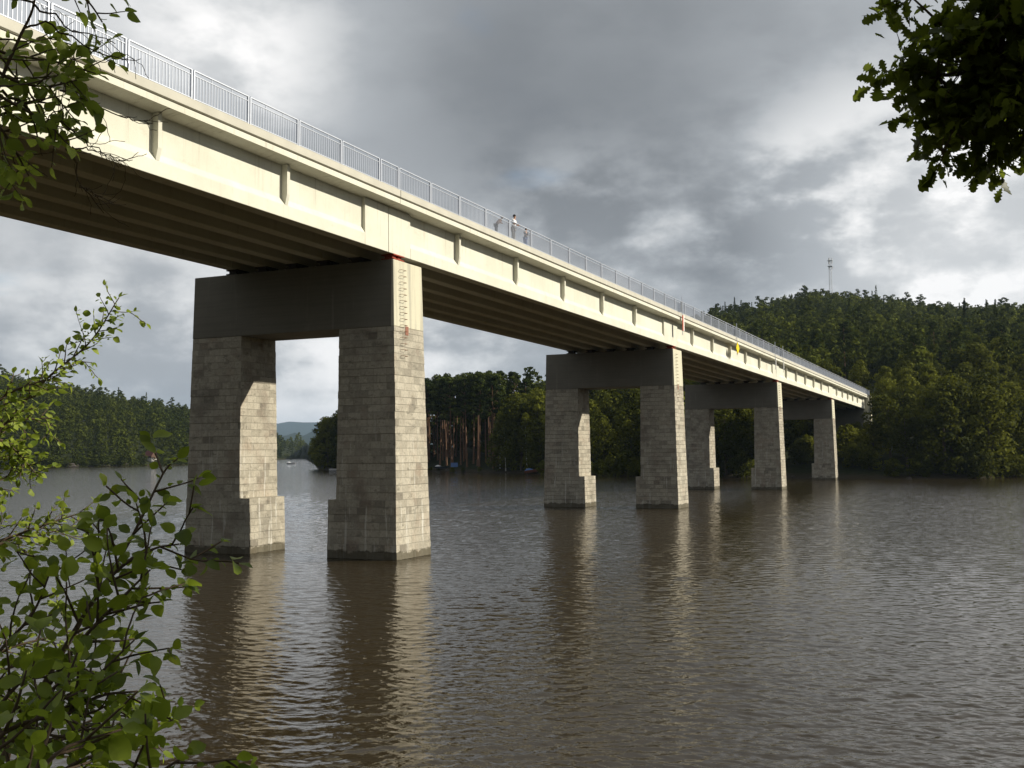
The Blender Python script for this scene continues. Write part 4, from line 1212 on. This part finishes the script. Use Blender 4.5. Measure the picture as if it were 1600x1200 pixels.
# shrub at lower left: long arching shoots with round leaves
hub = at(-60, 1230, 3.0)
gz = near_z(-3.2, 0.9)
def b1(mb, lv):
    A = [[at(-30, 1240, 2.9), at(110, 1000, 2.9), at(200, 850, 2.95), at(255, 740, 3.0), at(278, 716, 3.0)],
         [at(-20, 1230, 2.9), at(90, 1030, 2.75), at(170, 905, 2.7), at(235, 860, 2.7), at(280, 850, 2.7)],
         [at(20, 1150, 2.6), at(120, 1010, 2.6), at(190, 935, 2.6), at(235, 890, 2.6)],
         [at(-10, 1260, 2.6), at(80, 1140, 2.5), at(150, 1090, 2.5), at(215, 1080, 2.5)],
         [at(-40, 1300, 2.3), at(90, 1210, 2.3), at(160, 1180, 2.3), at(240, 1205, 2.3)],
         [at(40, 1290, 2.2), at(140, 1262, 2.15), at(220, 1225, 2.1), at(290, 1180, 2.1)],
         [at(-60, 1180, 2.5), at(20, 1110, 2.5), at(120, 1080, 2.5), at(210, 1000, 2.5)],
         [at(-60, 1250, 2.2), at(0, 1150, 2.2), at(90, 1120, 2.2), at(150, 1150, 2.2)],
         [at(-60, 1220, 3.1), at(-20, 1050, 3.1), at(50, 960, 3.1), at(80, 890, 3.1)],
         [at(-60, 1300, 3.3), at(60, 1180, 3.3), at(160, 1120, 3.3), at(250, 1130, 3.3)],
         [at(-60, 1290, 2.4), at(20, 1200, 2.4), at(80, 1120, 2.4), at(120, 1040, 2.4)], [at(-40, 1320, 2.0), at(40, 1230, 2.0), at(100, 1170, 2.0), at(190, 1140, 2.0)],
         [at(-60, 1240, 2.6), at(-10, 1120, 2.6), at(40, 1060, 2.6), at(90, 1050, 2.6)], [at(-20, 1320, 2.2), at(90, 1260, 2.2), at(160, 1230, 2.2), at(230, 1235, 2.2)],
         [at(-60, 1300, 2.8), at(-20, 1230, 2.8), at(40, 1170, 2.8), at(60, 1100, 2.8)]]
    for i, p in enumerate(A):
        leafy(mb, lv, p, 0.0065, 0.002, 0.041, 0.026 if i else 0.05, 0.16 if i else 0.11, 0.016, (0.0, 1.0), 0.12 if i > 2 else 0.3)
plant('leafy_shrub', 'dark green shrub with round leaves on arching shoots at the lower left', (-3.0, 1.2, gz), b1, OV, 'shrub_leaf',
      [(-3.0, 1.2, gz-0.1), (-2.9, 1.25, gz+0.3), tuple(at(-60, 1290, 2.7))], (0.05, 0.02), 'shrub')

# sunlit small-leaved tree behind it, at the left edge
def b2(mb, lv):
    D = 6.6
    A = [[at(-60, 760, D), at(10, 660, D), at(75, 590, D), at(140, 535, D), at(186, 465, D)],
         [at(-60, 740, D), at(-10, 690, D), at(20, 700, D), at(60, 745, D-.2)],
         [at(-60, 700, D-.3), at(0, 625, D-.3), at(50, 600, D-.3), at(90, 590, D-.3)],
         [at(-70, 720, D+.2), at(0, 660, D+.2), at(50, 655, D+.2), at(82, 653, D+.2)],
         [at(-80, 780, D), at(-30, 760, D), at(10, 745, D), at(40, 725, D)],
         [at(-80, 870, D-.4), at(0, 845, D-.4), at(70, 820, D-.4), at(130, 800, D-.4)],
         [at(-80, 900, D-.2), at(0, 850, D-.2), at(50, 838, D-.2), at(95, 828, D-.2)],
         [at(-80, 1080, D-.6), at(0, 1020, D-.6), at(60, 1000, D-.6), at(120, 985, D-.6)]]
    for i, p in enumerate(A):
        leafy(mb, lv, p, 0.010, 0.003, 0.045, 0.026, 0.15 if i in (0, 2) else 0.17, 0.014, (0.1, 1.0), 0.05)
gx_, gy_ = float(at(-190, 700, 6.7)[0]), float(at(-190, 700, 6.7)[1])
plant('young_tree', 'sunlit small-leaved young tree at the left edge, its tip above the far hill', (gx_, gy_, near_z(gx_, gy_)), b2, OV, 'bright_leaf',
      [(gx_, gy_, near_z(gx_, gy_)-0.3), (gx_+.05, gy_, 2.4), tuple(at(-130, 900, 6.6)), tuple(at(-90, 700, 6.6)), tuple(at(-50, 600, 6.6))], (0.07, 0.02))

# branches hanging in at the upper left
def b3(mb, lv):
    D = 4.6
    A = [[at(-60, 300, D), at(0, 130, D), at(30, 60, D), at(52, 10, D), at(60, -60, D)],
         [at(-60, 20, D), at(0, 80, D+.1), at(80, 95, D+.1), at(150, 115, D+.1)],
         [at(-60, 60, D), at(10, 120, D), at(70, 135, D), at(120, 125, D)],
         [at(-60, 110, D-.1), at(0, 150, D-.1), at(70, 190, D-.1), at(115, 235, D-.1)],
         [at(-70, 150, D), at(-10, 190, D), at(20, 230, D), at(45, 275, D)],
         [at(-60, 200, D+.2), at(0, 180, D+.2), at(50, 160, D+.2), at(95, 165, D+.2)]]
    for i, p in enumerate(A):
        leafy(mb, lv, p, 0.008, 0.003, 0.062, 0.034 if i else 0.3, 0.26, 0.022, (0.2, 1.0), 0.05 if i else 0.9, 0.1)
    # the tip hanging from above the frame
    leafy(mb, lv, [at(-50, 0, D), at(20, -70, D), at(105, -30, D), at(140, 5, D), at(160, 35, D)], 0.006, 0.003, 0.066, 0.05, 0.15, 0.03, (0.0, 0.6), 0.3)
    leafy(mb, lv, [at(-50, 0, D), at(0, -60, D), at(20, -30, D), at(22, -5, D)], 0.006, 0.003, 0.066, 0.15, 0.12, 0.045, (0.0, 0.5), 0.4)
    # bare twigs
    for p, r_ in [([at(0, -10, D), at(60, 10, D), at(110, 45, D), at(180, 65, D)], .006), ([at(30, 50, D), at(70, 38, D), at(120, 62, D), at(178, 92, D), at(225, 92, D)], .005),
                  ([at(0, 140, D), at(60, 180, D), at(110, 232, D), at(122, 280, D), at(160, 330, D)], .007), ([at(110, 232, D), at(150, 235, D), at(190, 262, D)], .004),
                  ([at(95, 140, D), at(150, 165, D), at(200, 185, D), at(235, 190, D)], .004), ([at(90, 185, D), at(130, 215, D), at(160, 240, D), at(200, 255, D)], .004),
                  ([at(122, 280, D), at(140, 300, D), at(175, 315, D)], .003), ([at(60, 200, D), at(100, 170, D), at(135, 172, D)], .003)]:
        S = spline(p, 16); mb.tube([q+rv(0.006) for q in S], [r_*(1-0.75*i/16) for i in range(17)], 5)
        for k in range(7):
            i = random.randint(5, 15); q = S[i]; d = S[i]-S[i-1]; d = d/np.linalg.norm(d)+rv(0.55); T_ = [q]
            for _ in range(random.randint(4, 9)): d = d/np.linalg.norm(d)+rv(.25); q = q+d/np.linalg.norm(d)*0.02; T_.append(q)
            mb.tube(T_, 0.0013, 4)
gx_, gy_ = float(at(-330, 300, 4.7)[0]), float(at(-330, 300, 4.7)[1])
plant('bank_tree', 'tree with leafy and bare twigs hanging before the bridge at the upper left', (gx_, gy_, near_z(gx_, gy_)), b3, OV, 'bright_leaf',
      [(gx_, gy_, near_z(gx_, gy_)-0.2), (gx_, gy_, 4.6), tuple(at(-200, 260, 4.7)), tuple(at(-120, 150, 4.7)), tuple(at(-60, 20, 4.6))], (0.09, 0.03))

# the oak on the right, its crown overhanging the top right corner
oz = near_z(3.4, 3.2)
oak = empty('oak_tree', (3.4, 3.2, oz)); tag(oak, 'oak whose dark lobed leaves overhang the upper right corner', 'tree')
lv = Leaves(OK_); mb = MB(); tm = MB()
S = spline([(3.4, 3.2, oz-0.3), (3.3, 3.3, 4.5), (3.0, 3.6, 6.6), (2.6, 4.0, 8.6), (2.3, 4.2, 10.6)], 20)
tm.tube(S, [0.24-0.009*i for i in range(21)], 12); tm.build('trunk', 'bark_dark', oak, smooth=True)
clumps = []
for (u, v, dd, rr) in [(1465, 120, 5.2, .14), (1450, 160, 5.2, .11), (1510, 100, 5.3, .22), (1560, 80, 5.2, .25), (1480, 190, 5.2, .12), (1530, 165, 5.3, .20), (1590, 150, 5.2, .25), (1525, 215, 5.2, .10), (1575, 205, 5.3, .14),
                       (1475, 235, 5.1, .05), (1650, 120, 5.2, .35), (1650, 20, 5.3, .4), (1530, 30, 5.3, .15), (1580, 0, 5.3, .22), (1425, -4, 5.2, .05), (1410, 108, 5.2, .04), (1548, 240, 5.2, .05), (1420, 95, 5.2, .04)]:
    clumps.append((at(u, v, dd), rr))
for _ in range(46):
    a = random.uniform(0, 6.28); b_ = random.uniform(-0.4, 1.2)
    c_ = np.array([3.0+2.5*math.cos(a)*math.cos(b_), 4.2+2.1*math.sin(a)*math.cos(b_), 8.3+2.3*math.sin(b_)])
    d = c_-np.array([0, 0, CAM_Z]); az_ = math.degrees(math.atan2(-d[0], d[1])); 
    if az_ > -6 and d[1] > 0: continue
    clumps.append((c_, random.uniform(.5, .8)))
limb = spline([S[11], np.array([2.1, 4.3, 7.6]), np.array([1.0, 4.9, 7.5]), at(1640, 40, 5.3), at(1540, 120, 5.25)], 24)
mb.tube(limb, [0.075*(1-i/26)+0.006 for i in range(25)], 8)
for i in range(6, 19): clumps.append((limb[i]+np.array([random.uniform(-.1, .35), random.uniform(-.2, .3), random.uniform(-.1, .45)]), 0.40))
nview = len(clumps)
for c_, rr in clumps:
    near_ = min(range(4, 25), key=lambda i: np.linalg.norm(limb[i]-c_))
    base_ = limb[max(3, near_-3)] if np.linalg.norm(limb[near_]-c_) < 1.6 else S[random.randint(9, 17)]
    n_ = int(36+ (rr**2)*3900) if rr < 0.42 else 330
    onlimb = np.linalg.norm(limb[near_]-c_) < 1.6
    mid_ = (base_+c_)/2+(rv(0.03) if onlimb else rv(0.15)+UP*0.2)
    mb.tube(spline([base_, mid_, c_], 8), [(0.011 if onlimb else 0.035)*(1-i/9)+0.003 for i in range(9)], 6)
    for k in range(max(5, int(n_/9))):
        d = rv(); d /= np.linalg.norm(d); q = c_+d*rr*random.uniform(.2, .8); e = d+rv(.5)-UP*0.2; e /= np.linalg.norm(e); T_ = [c_, q]
        for _ in range(3): q = q+e*0.04; T_.append(q)
        mb.tube(T_, [0.005, .003, .002, .002, .0015], 4)
        for j in range(9):
            dd_ = e+rv(0.75); dd_ /= np.linalg.norm(dd_)
            lv.add(q-e*random.uniform(0, .12)+rv(0.02), dd_, UP*0.5+rv(0.7), random.uniform(.05, .095), random.uniform(0, 1)**2)
mb.build('branch', 'twig_bark', oak, smooth=True)
lv.build('foliage', 'oak_leaf', oak); print('oak leaves', len(lv.items))
